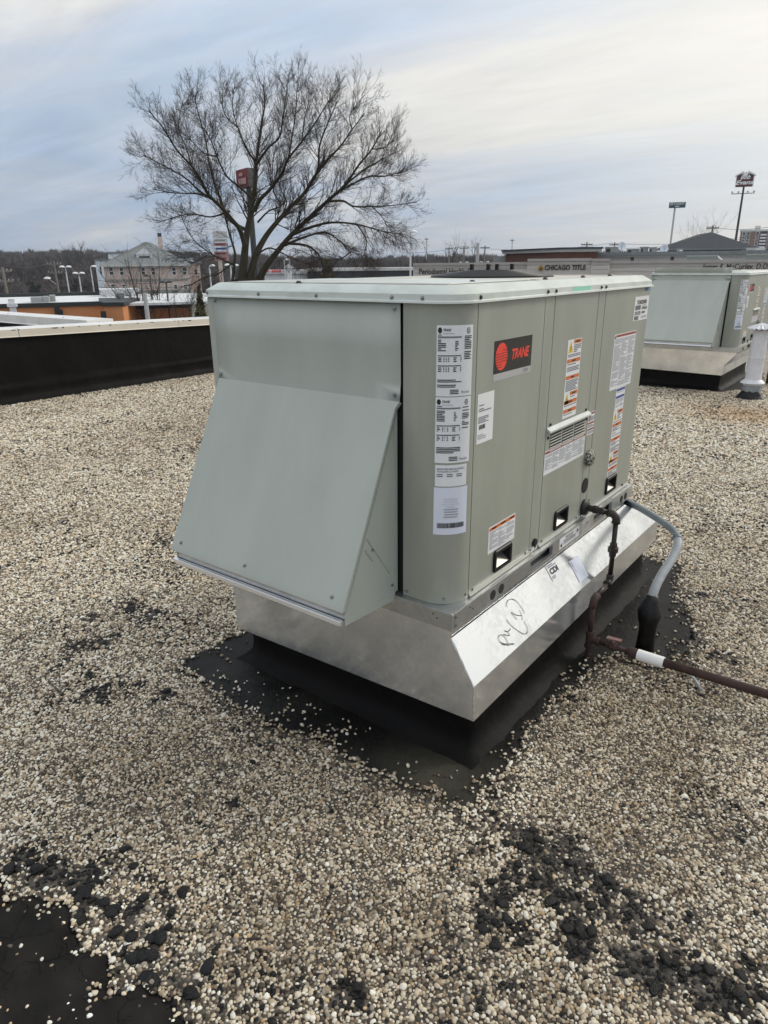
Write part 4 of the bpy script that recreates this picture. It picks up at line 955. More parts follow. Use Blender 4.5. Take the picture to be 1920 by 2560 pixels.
ZU = 0.52
unit1 = make_unit('rooftop_unit', 1.124, 1.721, 1.072, 0.726, -0.269, 0.117, True, 'grey-green packaged rooftop air conditioner whose gas pipe and grey conduit stand beside it')
unit1.location = (0, 0, ZU)
unit2 = make_unit('rooftop_unit', 1.240, 1.76, 1.006, 0.890, -0.400, 0.155, False, 'grey-green packaged rooftop air conditioner standing behind the white vent pipe')
unit2.location = (0.266-1.240, 8.343, ZU)
for o in [c for c in unit2.children if c.name.startswith('screw')]: pass

# ---- sheet-metal curb adapters
def adapter(name, label, prof_front, y0, y1, yback, slope, loc, inward=False):
    """prof_front: x,z outline of the near end; the right flank has a sloping and an upright sheet"""
    root = empty(name, loc); tag(root, label, 'curb adapter', 'curb adapters under the rooftop units')
    m = MB(); m.prism([(x, y0, z) for x, z in prof_front], (0, 0.0015, 0)); m.build('end_sheet', GALV, root)
    (xt, zt_), (xf, zf), (xb, zb) = slope
    m = MB(); m.add([(xt, y0+0.002, zt_), (xf, y0+0.002, zf), (xf, yback, zf), (xt, y1, zt_)], [(0, 1, 2, 3)]); o = m.build('sloping_sheet', GALV, root)
    so = o.modifiers.new('solid', 'SOLIDIFY'); so.thickness = 0.0015
    m = MB(); m.add([(xf, y0+0.002, zf-0.0008), (xb, y0+0.002, zb), (xb, yback+0.004, zb+0.015), (xf, yback+0.004, zf-0.0008)], [(0, 1, 2, 3)]); o = m.build('skirt_sheet', GALV, root)
    so = o.modifiers.new('solid', 'SOLIDIFY'); so.thickness = 0.0015
    xl_ = min(p[0] for p in prof_front); zbl = min(p[1] for p in prof_front)
    m = MB(); m.box(xl_, xl_+0.0015, y0+0.002, y1, zbl, 0.0-0.001); m.build('side_sheet', GALV, root)
    m = MB(); m.add([(xl_+0.002, y1, -0.001), (xt, y1, -0.001), (xf, yback, zf), (xl_+0.002, yback, zf)], [(0, 1, 2, 3)]); m.add([(xl_+0.002, yback, zf-0.001), (xf, yback, zf-0.001), (xb, yback, zb), (xl_+0.002, yback, zb)], [(0, 1, 2, 3)]); m.build('back_sheet', GALV, root)
    m = MB(); m.box(max(xl_, 0.0)+0.02, min(xt, xf)-0.004, y0+0.004, y1, -0.030, -0.002); m.build('top_flange', GALV, root)
    # the crimped seam where end and flank meet: a torn lip of sheet
    R = random.Random(5); path = []
    cr = [(xt, zt_), (xf, zf), (xb, zb)]
    for (xa, za), (xc, zc_) in zip(cr[:-1], cr[1:]):
        for j in range(9): path.append((xa+(xc-xa)*j/9+R.uniform(-0.0012, 0.0012), y0-0.001, za+(zc_-za)*j/9))
    m = MB(); m.tube(path, [0.0024*R.uniform(0.4, 1.6) for _ in path], 5); m.build('crimped_seam', ALU, root)
    return root
ad1 = adapter('curb_adapter', 'galvanised curb adapter with handwriting on its flared side under the unit with the gas pipe',
              [(0.03, -0.001), (0.03, -0.355), (1.211, -0.316), (1.207, -0.182), (1.115, -0.031), (1.115, -0.001)], 0.010, 1.66, 1.957, ((1.115, -0.031), (1.207, -0.182), (1.211, -0.316)), (0, 0, ZU))
a2x = 0.266-1.240
ad2 = adapter('curb_adapter', 'galvanised curb adapter undercut on its side under the unit behind the white vent pipe',
              [(-0.10, -0.18), (-0.10, -0.29), (1.088, -0.307), (1.088, -0.189), (1.230, -0.012), (1.230, -0.001), (0.03, -0.001)], 0.010, 1.70, 1.72, ((1.230, -0.012), (1.088, -0.189), (1.088, -0.307)), (a2x, 8.343, ZU))
# marker writing and stickers on the sloping sheet
SP, SN = np.array((1.115, 0.0, ZU-0.031)), np.array((0.854, 0.0, 0.520))
def slope_pt(px, py, off=0.0012): return hit(px, py, SP+SN*off, SN)
SHARPIE = mat('marker_ink', (0.05, 0.035, 0.045), 0.4)
zz = lambda x, y: (1220+x*0.08439, 1480+y*0.08439)
strokes = [[(385,1470),(410,1500),(470,1525),(550,1540),(620,1535),(700,1525),(780,1535),(730,1555),(640,1565),(560,1570),(470,1560),(410,1530),(350,1460),(320,1360),(335,1300),(390,1265),(450,1280),(510,1340),(560,1430),(590,1510),(610,1600)],
           [(475,1245),(540,1275),(600,1285),(650,1280),(620,1230),(575,1175),(495,1140),(575,1170),(640,1140),(672,1080)],
           [(565,815),(570,840),(640,930),(740,1030),(860,1120),(960,1190),(1050,1235),(1130,1240),(1175,1190),(1180,1120),(1150,1010),(1080,870)],
           [(862,815),(800,740),(700,605),(760,640),(850,680),(940,692),(1005,690),(990,640),(940,535)], [(1005,690),(1025,760),(1022,825)],
           [(575,440),(555,410),(560,330),(590,260),(640,222),(700,208),(770,222),(850,270),(930,360),(1000,460),(1050,540),(1085,630)]]
ink = MB()
for st in strokes:
    pts = [slope_pt(*zz(*p), 0.0022) for p in st]; sm_ = []
    for i in range(len(pts)-1):
        p0, p1, p2_, p3 = pts[max(i-1, 0)], pts[i], pts[i+1], pts[min(i+2, len(pts)-1)]
        for t in (0, 0.25, 0.5, 0.75):
            sm_.append(0.5*((2*p1)+(-p0+p2_)*t+(2*p0-5*p1+4*p2_-p3)*t*t+(-p0+3*p1-3*p2_+p3)*t**3))
    sm_.append(pts[-1])
    for a, b in zip(sm_[:-1], sm_[1:]):
        d = b-a; ln = np.linalg.norm(d)
        if ln < 1e-6: continue
        s_ = np.cross(SN, d/ln)*0.0011; d = d/ln*0.0006
        ink.add([a-s_-d, a+s_-d, b+s_+d, b-s_+d], [(0, 1, 2, 3)])
o = ink.build('handwriting', SHARPIE, ad1); o.location = (0, 0, -ZU)
def slope_decal(name, quad_px, base, items_fn):
    Q = [slope_pt(*p, 0) for p in quad_px]; o_, uu, vv = Q[0], Q[1]-Q[0], Q[3]-Q[0]
    w, h = np.linalg.norm(uu), np.linalg.norm(vv); uu, vv = uu/w, vv/h
    f = lambda u, v, off: o_+uu*u+vv*v+SN*(off+0.0012)-np.array((0, 0, ZU))
    return decal(name, ad1, f, w, h, base, items_fn(w, h))
c1 = lambda x, y: (1180+x*0.2773, 1160+y*0.2773)
slope_decal('sticker', [c1(655, 922), c1(742, 862), c1(815, 1000), c1(728, 1060)], WHITE,
            lambda w, h: [('t', 'CDI', w*0.10, h*0.28, w*0.80, h*0.36, dict(bold=0.05), INK)]+lines(w*0.08, h*0.05, w*0.9, h*0.24, 0.0075, INKG, 3, para=0)+lines(w*0.06, h*0.74, w*0.94, h*0.97, 0.0070, INKG, 4, para=0, short=0.6))
slope_decal('card', [c1(873, 883), c1(953, 825), c1(1048, 1010), c1(970, 1070)], SHEETW,
            lambda w, h: [('r', w*0.10, h*0.05, w*0.14, h*0.30, INKG), ('r', w*0.13, h*0.36, w*0.16, h*0.55, INKL)])

# ---- roof curbs, flashed in black
def curb(name, x0, x1, y0, y1, z1, loc, label, seed):
    per = []; st = 0.05
    for a, b in (((x0, y0), (x1, y0)), ((x1, y0), (x1, y1)), ((x1, y1), (x0, y1)), ((x0, y1), (x0, y0))):
        ln = math.hypot(b[0]-a[0], b[1]-a[1]); n_ = int(ln/st)
        nx_, ny_ = (b[1]-a[1])/ln, -(b[0]-a[0])/ln
        for k in range(n_): per.append((a[0]+(b[0]-a[0])*k/n_, a[1]+(b[1]-a[1])*k/n_, nx_, ny_, k/n_))
    n_ = len(per); m = MB(); lv = [0.0, 0.012, 0.03, 0.055, 0.09, 0.14, 0.2, z1]
    for li, z in enumerate(lv):
        fl = 0.065*max(0, 1-z/0.075)**2
        for i, (x, y, nx_, ny_, t) in enumerate(per):
            j = (float(fbm(np.array([i*0.45]), np.array([z*14.0]), seed)[0])-0.5)*0.022
            dxx, dyy = nx_, ny_
            if t == 0:
                pnx, pny = per[i-1][2], per[i-1][3]; dxx, dyy = nx_+pnx, ny_+pny
            m.v.append((x+dxx*(fl+j), y+dyy*(fl+j), z+0.004))
    for li in range(len(lv)-1):
        for i in range(n_): m.f.append((li*n_+i, li*n_+(i+1) % n_, (li+1)*n_+(i+1) % n_, (li+1)*n_+i))
    m.f.append(tuple((len(lv)-1)*n_+i for i in range(n_)))
    o = m.build(name, MEMBRANE, None, smooth=True); o.location = loc; tag(o, label, 'roof curb', 'roof curbs'); return o
curb('roof_curb', 0.07, 1.165, 0.055, 1.92, 0.322, (0, 0, 0), 'black flashed roof curb under the unit that has the gas pipe', 3)
curb('roof_curb', -0.06, 1.060, 0.05, 1.70, 0.322, (a2x, 8.343, 0), 'black flashed roof curb under the unit behind the white vent pipe', 4)
m = MB(); m.prism([(1.06, 0.030, 0.190), (1.150, 0.030, 0.186), (1.150, 0.030, 0.212), (1.06, 0.030, 0.216)], (0, 0.022, 0)); tag(m.build('timber_shim', WOOD), 'short timber shim poking out under the corner of the curb adapter', 'shim')
# ================================================================== PIPES AND VENTS ON THE ROOF
BLACKPIPE = mat('black_iron', (0.022, 0.020, 0.019), 0.42, 0.4, c2=(0.045, 0.035, 0.028), vscale=25, bump=0.2, bscale=120, bdist=0.002)
RUST = mat('rusty_iron', (0.060, 0.030, 0.024), 0.75, 0.1, c2=(0.030, 0.017, 0.015), vscale=18, bump=0.4, bscale=150, bdist=0.002)
WHITEPVC = mat('white_sleeve', (0.80, 0.80, 0.79), 0.4)
GREYPVC = mat('grey_conduit', (0.15, 0.18, 0.195), 0.42, c2=(0.20, 0.225, 0.235), vscale=12)
GREYPVC_L = mat('grey_conduit_faded', (0.33, 0.35, 0.365), 0.5, var=0.1, vscale=20)
WHITEMETAL = mat('white_painted_metal', (0.68, 0.68, 0.71), 0.5, c2=(0.58, 0.575, 0.585), vscale=9, bump=0.15, bscale=30)
VENTGREY = mat('vent_grey', (0.30, 0.33, 0.345), 0.6, c2=(0.20, 0.22, 0.23), vscale=14)
VALVERED = mat('valve_handle', (0.26, 0.10, 0.09), 0.6, c2=(0.20, 0.19, 0.17), vscale=40)
gas = empty('gas_pipe', (1.255, 0.935, 0)); tag(gas, 'black and rusty iron gas pipe with elbows, union and white sleeve feeding the unit', 'gas pipe')
GO = np.array((1.255, 0.935, 0.0))
def gp(pts): return [tuple(np.array(p)-GO) for p in pts]
PR = 0.0108
m = MB(); m.tube(gp([(1.105, 1.119, 0.628), (1.225, 1.117, 0.626)]), PR, 14); m.build('pipe', BLACKPIPE, gas, smooth=True)
m = MB(); m.tube(gp([(1.130, 1.119, 0.628), (1.150, 1.119, 0.628), (1.151, 1.119, 0.628), (1.166, 1.118, 0.628), (1.167, 1.118, 0.628), (1.196, 1.118, 0.627), (1.200, 1.118, 0.627)]), [0.0155, 0.0155, 0.0185, 0.0185, 0.0155, 0.0155, 0.013], 8); m.build('coupling', BLACKPIPE, gas)
def elbow(c, d1, d2, r, rb, mm, nm='elbow'):
    c, d1, d2 = map(np.array, (c, d1, d2)); pts = []
    for t in np.linspace(0, 1, 9):
        a = t*math.pi/2; pts.append(c + d1*rb*(1-math.sin(a)) + d2*rb*(1-math.cos(a)))
    pts = [c+d1*(rb+0.012)]+pts+[c+d2*(rb+0.012)]
    m = MB(); m.tube(gp(pts), [r*1.14]+[r]*9+[r*1.14], 14); o = m.build(nm, mm, gas, smooth=True); return o
elbow((1.255, 1.117, 0.626), (-1., 0, 0), (0, 0, -1.), 0.0172, 0.028, BLACKPIPE)
m = MB(); m.tube(gp([(1.255, 1.117, 0.602), (1.255, 1.119, 0.335)]), PR, 14); m.build('pipe', BLACKPIPE, gas, smooth=True)
m = MB(); m.tube(gp([(1.255, 1.118, 0.492), (1.255, 1.118, 0.474), (1.255, 1.118, 0.472), (1.255, 1.118, 0.452), (1.255, 1.118, 0.450), (1.255, 1.118, 0.428)]), [0.016, 0.017, 0.0235, 0.0235, 0.018, 0.0145], 8); m.build('union', BLACKPIPE, gas)
elbow((1.255, 1.119, 0.308), (0, 0, 1.), (0, -1., 0), 0.0155, 0.022, BLACKPIPE)
m = MB(); m.tube(gp([(1.255, 1.095, 0.307), (1.255, 0.955, 0.296)]), PR, 14); m.build('pipe', BLACKPIPE, gas, smooth=True)
elbow((1.255, 0.935, 0.294), (0, 1., 0), (0, 0, -1.), 0.0165, 0.024, RUST)
m = MB(); m.tube(gp([(1.255, 0.935, 0.270), (1.255, 0.935, 0.120)]), PR, 14); m.build('pipe', RUST, gas, smooth=True)
m = MB(); m.tube(gp([(1.255, 0.935, 0.140), (1.255, 0.935, 0.130), (1.255, 0.935, 0.129), (1.255, 0.935, 0.075), (1.255, 0.935, 0.074), (1.255, 0.935, 0.062)]), [0.019, 0.019, 0.0155, 0.0155, 0.019, 0.019], 14); m.tube(gp([(1.255, 0.935, 0.102), (1.290, 0.935, 0.102), (1.291, 0.935, 0.102), (1.303, 0.935, 0.102)]), [0.0155, 0.0155, 0.019, 0.019], 14); m.build('tee', RUST, gas, smooth=False)
m = MB(); m.tube(gp([(1.255, 0.935, 0.070), (1.255, 0.935, 0.0)]), PR*1.05, 12); m.tube(gp([(1.255, 0.935, 0.03), (1.255, 0.935, 0.0)]), 0.0155, 12); m.build('drip_leg', RUST, gas)
m = MB(); m.tube(gp([(1.300, 0.935, 0.102), (1.430, 0.933, 0.101)]), PR, 14); m.build('pipe', RUST, gas, smooth=True)
m = MB(); m.tube(gp([(1.335, 0.934, 0.102), (1.345, 0.934, 0.102), (1.350, 0.934, 0.102), (1.370, 0.934, 0.102), (1.375, 0.934, 0.102), (1.385, 0.934, 0.102)]), [0.0155, 0.0155, 0.020, 0.020, 0.0155, 0.0155], 8)
vb = m.build('valve', RUST, gas)
m = MB(); m.prism([(1.330-1.255, -0.012, 0.133), (1.392-1.255, -0.010, 0.136), (1.392-1.255, 0.010, 0.136), (1.330-1.255, 0.012, 0.133)], (0, 0, 0.005)); m.box(1.355-1.255, 1.365-1.255, -0.006, 0.006, 0.12, 0.134); m.build('valve_handle', VALVERED, vb)
m = MB(); m.tube(gp([(1.418, 0.933, 0.101), (1.432, 0.933, 0.101), (1.434, 0.933, 0.101), (1.468, 0.932, 0.101)]), [0.0135, 0.0195, 0.0230, 0.0230], 14); m.build('reducer', RUST, gas)
m = MB(); m.tube(gp([(1.466, 0.932, 0.101), (1.572, 0.931, 0.101)]), 0.0240, 24); o = m.build('sleeve', WHITEPVC, gas); smooth_by_angle(o)
m = MB(); m.tube(gp([(1.460, 0.932, 0.101), (1.8, 0.938, 0.101), (2.35, 0.95, 0.100), (3.6, 0.97, 0.10)]), 0.0178, 20); m.build('supply_pipe', RUST, gas, smooth=True)
BLOCK = mat('support_block', (0.20, 0.13, 0.08), 0.85, var=0.3, vscale=10)
m = MB(); m.box(2.72, 2.82, 0.84, 1.08, 0.0, 0.082); tag(m.build('pipe_support', BLOCK), 'timber block holding up the rusty gas pipe', 'support')
# a short end of grey wire lying in the gravel
m = MB(); m.tube([px_ground(1690, 1680)+(0.012,), px_ground(1715, 1690)+(0.020,), px_ground(1735, 1710)+(0.022,), px_ground(1752, 1733)+(0.016,)], 0.006, 8); tag(m.build('conduit_scrap', GREYPVC_L, smooth=True), 'short scrap of grey tubing lying in the gravel under the rusty pipe', 'scrap')

cd = empty('electrical_conduit', (1.436, 1.152, 0)); tag(cd, 'bent grey plastic conduit rising from a black tarred boot to the unit', 'conduit')
CO = np.array((1.436, 1.152, 0.0))
def spline(P, k=8):
    P = [np.array(p, float) for p in P]; out = []
    for i in range(len(P)-1):
        p0, p1, p2_, p3 = P[max(i-1, 0)], P[i], P[i+1], P[min(i+2, len(P)-1)]
        for t in np.linspace(0, 1, k, endpoint=False):
            out.append(0.5*((2*p1)+(-p0+p2_)*t+(2*p0-5*p1+4*p2_-p3)*t*t+(-p0+3*p1-3*p2_+p3)*t**3))
    return out+[P[-1]]
up = spline([(1.05, 1.80, 0.472), (1.20, 1.68, 0.474), (1.33, 1.57, 0.470), (1.40, 1.51, 0.460), (1.430, 1.47, 0.443)])
lo = spline([(1.430, 1.478, 0.446), (1.446, 1.43, 0.420), (1.447, 1.36, 0.385), (1.437, 1.25, 0.335), (1.434, 1.18, 0.290), (1.434, 1.155, 0.235), (1.436, 1.150, 0.16)])
m = MB(); m.tube([p-CO for p in up], 0.0165, 14); m.build('upper_run', GREYPVC, cd, smooth=True)
m = MB(); m.tube([p-CO for p in lo], 0.0200, 14); m.build('lower_run', GREYPVC_L, cd, smooth=True)
m = MB(); m.tube([p-CO for p in up[-4:]]+[p-CO for p in lo[1:4]], 0.0215, 14); m.build('coupling', GREYPVC, cd, smooth=True)
m = MB(); R = random.Random(3); pth = [(1.434, 1.16, 0.275), (1.434, 1.155, 0.25), (1.434, 1.153, 0.222), (1.434, 1.152, 0.200), (1.435, 1.152, 0.180), (1.435, 1.152, 0.160), (1.436, 1.152, 0.12), (1.436, 1.152, 0.06), (1.436, 1.152, 0.0)]
m.tube([np.array(p)-CO for p in pth], [0.025, 0.031, 0.040, 0.048, 0.050, 0.045, 0.037, 0.036, 0.040], 18)
for i in range(len(m.v)):
    v_ = m.v[i]; j = (float(fbm(np.array([v_[0]*40]), np.array([v_[2]*30+v_[1]*40]), 5)[0])-0.5)*0.010; m.v[i] = (v_[0]+j, v_[1]+j*0.7, v_[2])
m.build('tarred_boot', TAR, cd, smooth=True)

# ---- the white vent pipe
vp = empty('vent_pipe', (0.545, 8.06, 0)); tag(vp, 'white painted metal vent pipe with a pleated conical cap on the gravel', 'vent pipe')
m = MB(); m.lathe([(0.105, 0.17), (0.100, 0.20), (0.094, 0.22), (0.090, 0.50), (0.092, 0.502), (0.092, 0.515), (0.088, 0.517), (0.084, 0.845)], 32, cap=True); o = m.build('pipe', WHITEMETAL, vp); smooth_by_angle(o, 30)
m = MB(); m.lathe([(0.092, 0.245), (0.140, 0.205), (0.142, 0.196), (0.100, 0.210)], 32, cap=False); o = m.build('storm_collar', WHITEMETAL, vp); smooth_by_angle(o, 30)
m = MB(); m.lathe([(0.120, 0.0), (0.105, 0.06), (0.102, 0.20)], 32, cap=False); m.build('flashing', VENTGREY, vp, smooth=True)
m = MB(); m.lathe([(0.19, 0.0), (0.15, 0.018), (0.130, 0.045), (0.114, 0.085), (0.106, 0.095)], 28, cap=False)
for i in range(len(m.v)):
    v_ = m.v[i]; s_ = 1+0.10*math.sin(i*2.7)+0.08*math.sin(i*1.3); m.v[i] = (v_[0]*s_ if v_[2] < 0.05 else v_[0], v_[1]*s_ if v_[2] < 0.05 else v_[1], v_[2]+0.012*math.sin(i*1.9) if v_[2] > 0.05 else v_[2]+0.006)
m.build('tar_seal', TAR, vp, smooth=True)
m = MB(); n_ = 32
m.v = [(0, 0, 0.930)]
for r_, z, am in ((0.06, 0.912, 0.002), (0.150, 0.868, 0.009), (0.152, 0.858, 0.009)):
    for j in range(n_): a = 2*math.pi*j/n_; k_ = am*(1 if j % 2 else -1); m.v.append(((r_+k_)*math.cos(a), (r_+k_)*math.sin(a), z+k_*0.8))
m.f = [(0, 1+j, 1+(j+1) % n_) for j in range(n_)]+[(1+q*n_+j, 1+(q+1)*n_+j, 1+(q+1)*n_+(j+1) % n_, 1+q*n_+(j+1) % n_) for q in range(2) for j in range(n_)]
m.build('cap', WHITEMETAL, vp)
m = MB(); m.lathe([(0.083, 0.845), (0.075, 0.866)], 24); m.build('cap_neck', BLACKCORE, vp)
# a dark pipe and drop beside the far unit
m = MB(); m.tube([(0.42, 9.35, 0.62), (0.50, 9.35, 0.62), (0.52, 9.35, 0.60), (0.52, 9.35, 0.0)], 0.02, 10); m.tube([(0.52, 9.35, 0.10), (1.6, 9.37, 0.10)], 0.026, 10); tag(m.build('gas_pipe', RUST, smooth=True), 'dark gas pipe beside the unit behind the white vent pipe', 'gas pipe')
# ================================================================== BEYOND THE ROOF
class Site:
    """a local frame for a far thing: x to the right, y away from the roof, z up from the street; pixels give directions, D the distance"""
    def __init__(s, name, pxc, D, label, cat, group=None, rz=0.0, base=STREET):
        p = far(pxc, 660, D); s.az = math.atan2(p[0]-CAM[0], p[1]-CAM[1])
        s.o = np.array((p[0], p[1], base)); s.D = D
        s.ex = np.array((math.cos(s.az), -math.sin(s.az), 0)); s.ey = np.array((math.sin(s.az), math.cos(s.az), 0))
        s.root = empty(name, tuple(s.o), -s.az); tag(s.root, label, cat, group)
    def xz(s, px, py, dy=0.0):
        d = ray(px, py); p0 = s.o+s.ey*dy; t = ((p0-CAM)@s.ey)/(d@s.ey); p = CAM+d*t-s.o
        return float(p@s.ex), float(p[2])
    def X(s, px, dy=0.0): return s.xz(px, 700, dy)[0]
    def Zp(s, px, py, dy=0.0): return s.xz(px, py, dy)[1]

ASPHALT = mat('ground_far', (0.14, 0.13, 0.115), 0.95, c2=(0.20, 0.175, 0.14), vscale=0.02, detail=8)
CAR_PARK = mat('asphalt', (0.055, 0.055, 0.057), 0.9, var=0.2, vscale=0.3)
m = MB(); m.quad((-1500, -1500, STREET), (1500, -1500, STREET), (1500, 1500, STREET), (-1500, 1500, STREET)); tag(m.build('ground', ASPHALT), kind='structure')
m = MB(); m.quad((-150, 18, STREET+0.01), (-9, 18, STREET+0.01), (-9, 70, STREET+0.01), (-150, 70, STREET+0.01)); tag(m.build('car_park', CAR_PARK), kind='structure')

# ---- wooded hill along the horizon
HILL = mat('hillside_soil', (0.085, 0.070, 0.055), 1.0, c2=(0.055, 0.050, 0.042), vscale=0.03, detail=8)
az0, az1, na = math.radians(-80), math.radians(10), 90
def crest(azd):      # height of the ground at the crest (m above datum)
    return float(np.interp(azd, [-80, -66, -62, -58, -55, -50, -45, -38, -32, -27, -24, -10, 10], [3, 4.2, 3.8, 3.2, 3.0, 1.0, -1.0, -2.2, -1.8, -0.2, 0.3, -2, -2]))
rad = [200, 240, 290, 340, 400, 470, 540, 640, 760]
prf = [0.0, 0.06, 0.2, 0.42, 0.68, 0.92, 1.0, 0.9, 0.0]
m = MB()
for i in range(na+1):
    a = az0+(az1-az0)*i/na; c_ = crest(math.degrees(a))-STREET
    for r_, q in zip(rad, prf):
        wob = (float(fbm(np.array([math.degrees(a)*0.6]), np.array([r_*0.02]), 3)[0])-0.5)*2.0*q
        m.v.append((CAM[0]+r_*math.sin(a), CAM[1]+r_*math.cos(a), STREET-0.05+c_*q+wob))
k = len(rad)
for i in range(na):
    for j in range(k-1): m.f.append((i*k+j, i*k+j+1, (i+1)*k+j+1, (i+1)*k+j))
tag(m.build('hillside', HILL, smooth=True), kind='structure')
def wood_material():
    mm = bpy.data.materials.new('bare_wood'); mm.use_nodes = True
    nt = mm.node_tree; b = nt.nodes['Principled BSDF']; b.inputs['Roughness'].default_value = 0.95; b.inputs['Specular IOR Level'].default_value = 0.1
    a = N(nt.nodes, 'ShaderNodeAttribute', attribute_name='tint'); nt.links.new(a.outputs['Color'], b.inputs['Base Color'])
    return mm
WOODM = wood_material()
def wood_mass(name, nt_, label, seed, rmin, rmax, hmin, hmax, alo, ahi):
    R = np.random.default_rng(seed); V = []; Fc = []; T = []
    for q in range(nt_):
        a = math.radians(R.uniform(alo, ahi)); r_ = R.uniform(rmin, rmax)
        x, y = CAM[0]+r_*math.sin(a), CAM[1]+r_*math.cos(a)
        z = STREET+(crest(math.degrees(a))-STREET)*float(np.interp(r_, rad, prf))-0.5
        h = R.uniform(hmin, hmax)*(0.75+0.55*float(fbm(np.array([math.degrees(a)*1.3]), np.array([r_*0.01]), 77)[0])); w = h*R.uniform(0.22, 0.36)
        t = np.array((0.105, 0.085, 0.074))*R.uniform(0.55, 1.5)*np.array((R.uniform(0.95, 1.1), 1.0, R.uniform(0.9, 1.15)))
        if R.random() < 0.06: t = np.array((0.018, 0.026, 0.020))
        if R.random() < 0.06: t = np.array((0.16, 0.15, 0.14))
        nb = 15
        for b in range(nb):
            th = R.uniform(0, 6.28); up = R.uniform(0.25, 0.75)*h; ln = R.uniform(0.3, 0.6)*h; out = w*R.uniform(0.25, 1.0)
            if b == 0: up, ln, out = 0, h*0.95, 0.1
            p0 = np.array((x, y, z+up*0.8)); p1 = np.array((x+out*math.cos(th), y+out*math.sin(th), min(z+h, z+up+ln)))
            s_ = np.array((math.cos(a), -math.sin(a), 0))*(0.30 if b == 0 else R.uniform(0.10, 0.30))
            o_ = len(V); V += [p0-s_, p0+s_, p1+s_*0.25, p1-s_*0.25]; Fc.append((o_, o_+1, o_+2, o_+3)); T += [t]*4
            if b:      # twig fan at the end of the limb
                for w_ in range(2):
                    p2_ = p1+np.array((R.normal(0, w*0.35), R.normal(0, w*0.35), R.uniform(-0.04, 0.14)*h)); mid = (p0+p1)/2 if w_ else p0*0.3+p1*0.7
                    o_ = len(V); V += [mid-s_*0.7, mid+s_*0.7, p2_]; Fc.append((o_, o_+1, o_+2)); T += [t]*3
    me = bpy.data.meshes.new(name); me.from_pydata([tuple(v) for v in V], [], Fc); me.materials.append(WOODM)
    at = me.color_attributes.new('tint', 'FLOAT_COLOR', 'POINT'); at.data.foreach_set('color', np.concatenate([np.array(T), np.ones((len(T), 1))], 1).astype(np.float32).ravel()); me.update()
    o = bpy.data.objects.new(name, me); col.objects.link(o); tag(o, label, 'wood', kind='stuff'); return o
wood_mass('woodland', 5200, 'bare winter woodland covering the hill on the horizon', 5, 250, 560, 4.5, 9.0, -72, -16)
wood_mass('brushwood', 700, 'brown leafless scrub at the foot of the wooded hill', 6, 175, 245, 2.5, 5.0, -72, -50)

# ---- materials of the street
STUCCO = mat('orange_stucco', (0.62, 0.26, 0.105), 0.9, var=0.06, vscale=0.6, bump=0.1, bscale=8)
DARKTRIM = mat('dark_cornice', (0.020, 0.024, 0.022), 0.6)
WHITEROOF = mat('white_roof', (0.74, 0.75, 0.76), 0.7, c2=(0.58, 0.58, 0.58), vscale=0.6)
WHITEPAINT = mat('white_paint', (0.76, 0.77, 0.78), 0.6)
OFFWHITE = mat('pale_siding', (0.74, 0.79, 0.86), 0.7, var=0.05, vscale=1)
CREAMBRICK = mat('pink_cream_brick', (0.66, 0.535, 0.47), 0.9, c2=(0.58, 0.465, 0.405), vscale=1.2)
STONEGREY = mat('grey_stone', (0.30, 0.305, 0.285), 0.9, var=0.1, vscale=1)
SHINGLE = mat('grey_shingle', (0.21, 0.225, 0.23), 0.95, c2=(0.17, 0.18, 0.185), vscale=3, detail=8)
SHINGLED = mat('dark_shingle', (0.042, 0.048, 0.056), 0.95, c2=(0.030, 0.034, 0.041), vscale=3, detail=8)
GLASS = mat('window_glass', (0.02, 0.025, 0.03), 0.08, spec=0.8)
TAUPE = mat('taupe_brick', (0.62, 0.57, 0.52), 0.9, c2=(0.53, 0.485, 0.44), vscale=2.2, stretch=(0.4, 1, 3), detail=7)
TAUPEL = mat('taupe_cap', (0.42, 0.39, 0.36), 0.8, var=0.08, vscale=1)
REDBRICK = mat('red_brick', (0.125, 0.050, 0.032), 0.9, c2=(0.085, 0.035, 0.024), vscale=5)
BROWNBRICK = mat('brown_brick', (0.30, 0.18, 0.135), 0.9, c2=(0.24, 0.145, 0.11), vscale=2)
FASCIAG = mat('grey_fascia', (0.30, 0.30, 0.29), 0.6, var=0.06, vscale=1)
CONCRETE = mat('concrete', (0.58, 0.58, 0.56), 0.9, var=0.08, vscale=1)
POLEG = mat('grey_pole', (0.46, 0.47, 0.47), 0.6)
POLEW = mat('wood_pole', (0.20, 0.18, 0.155), 0.9)
POLED = mat('dark_pole', (0.022, 0.022, 0.024), 0.5)
ACGREY = mat('rooftop_grey', (0.30, 0.305, 0.30), 0.6)
ACGREEN = mat('rooftop_green_grey', (0.20, 0.235, 0.21), 0.5)
LAMPW = mat('lamp_white', (0.82, 0.83, 0.84), 0.4)
BRONZE = mat('bronze_letters', (0.045, 0.038, 0.034), 0.5)
GOLD = mat('gold_mark', (0.38, 0.27, 0.07), 0.5)
SIGNRED = mat('sign_maroon', (0.10, 0.010, 0.013), 0.45)
SIGNRED2 = mat('sign_red', (0.19, 0.018, 0.02), 0.5, c2=(0.12, 0.015, 0.018), vscale=2)
SIGNPINK = mat('sign_faded', (0.42, 0.24, 0.23), 0.6)
SIGNTEAL = mat('sign_teal', (0.012, 0.075, 0.095), 0.5)
TEAL = mat('teal_paint', (0.02, 0.19, 0.17), 0.6)

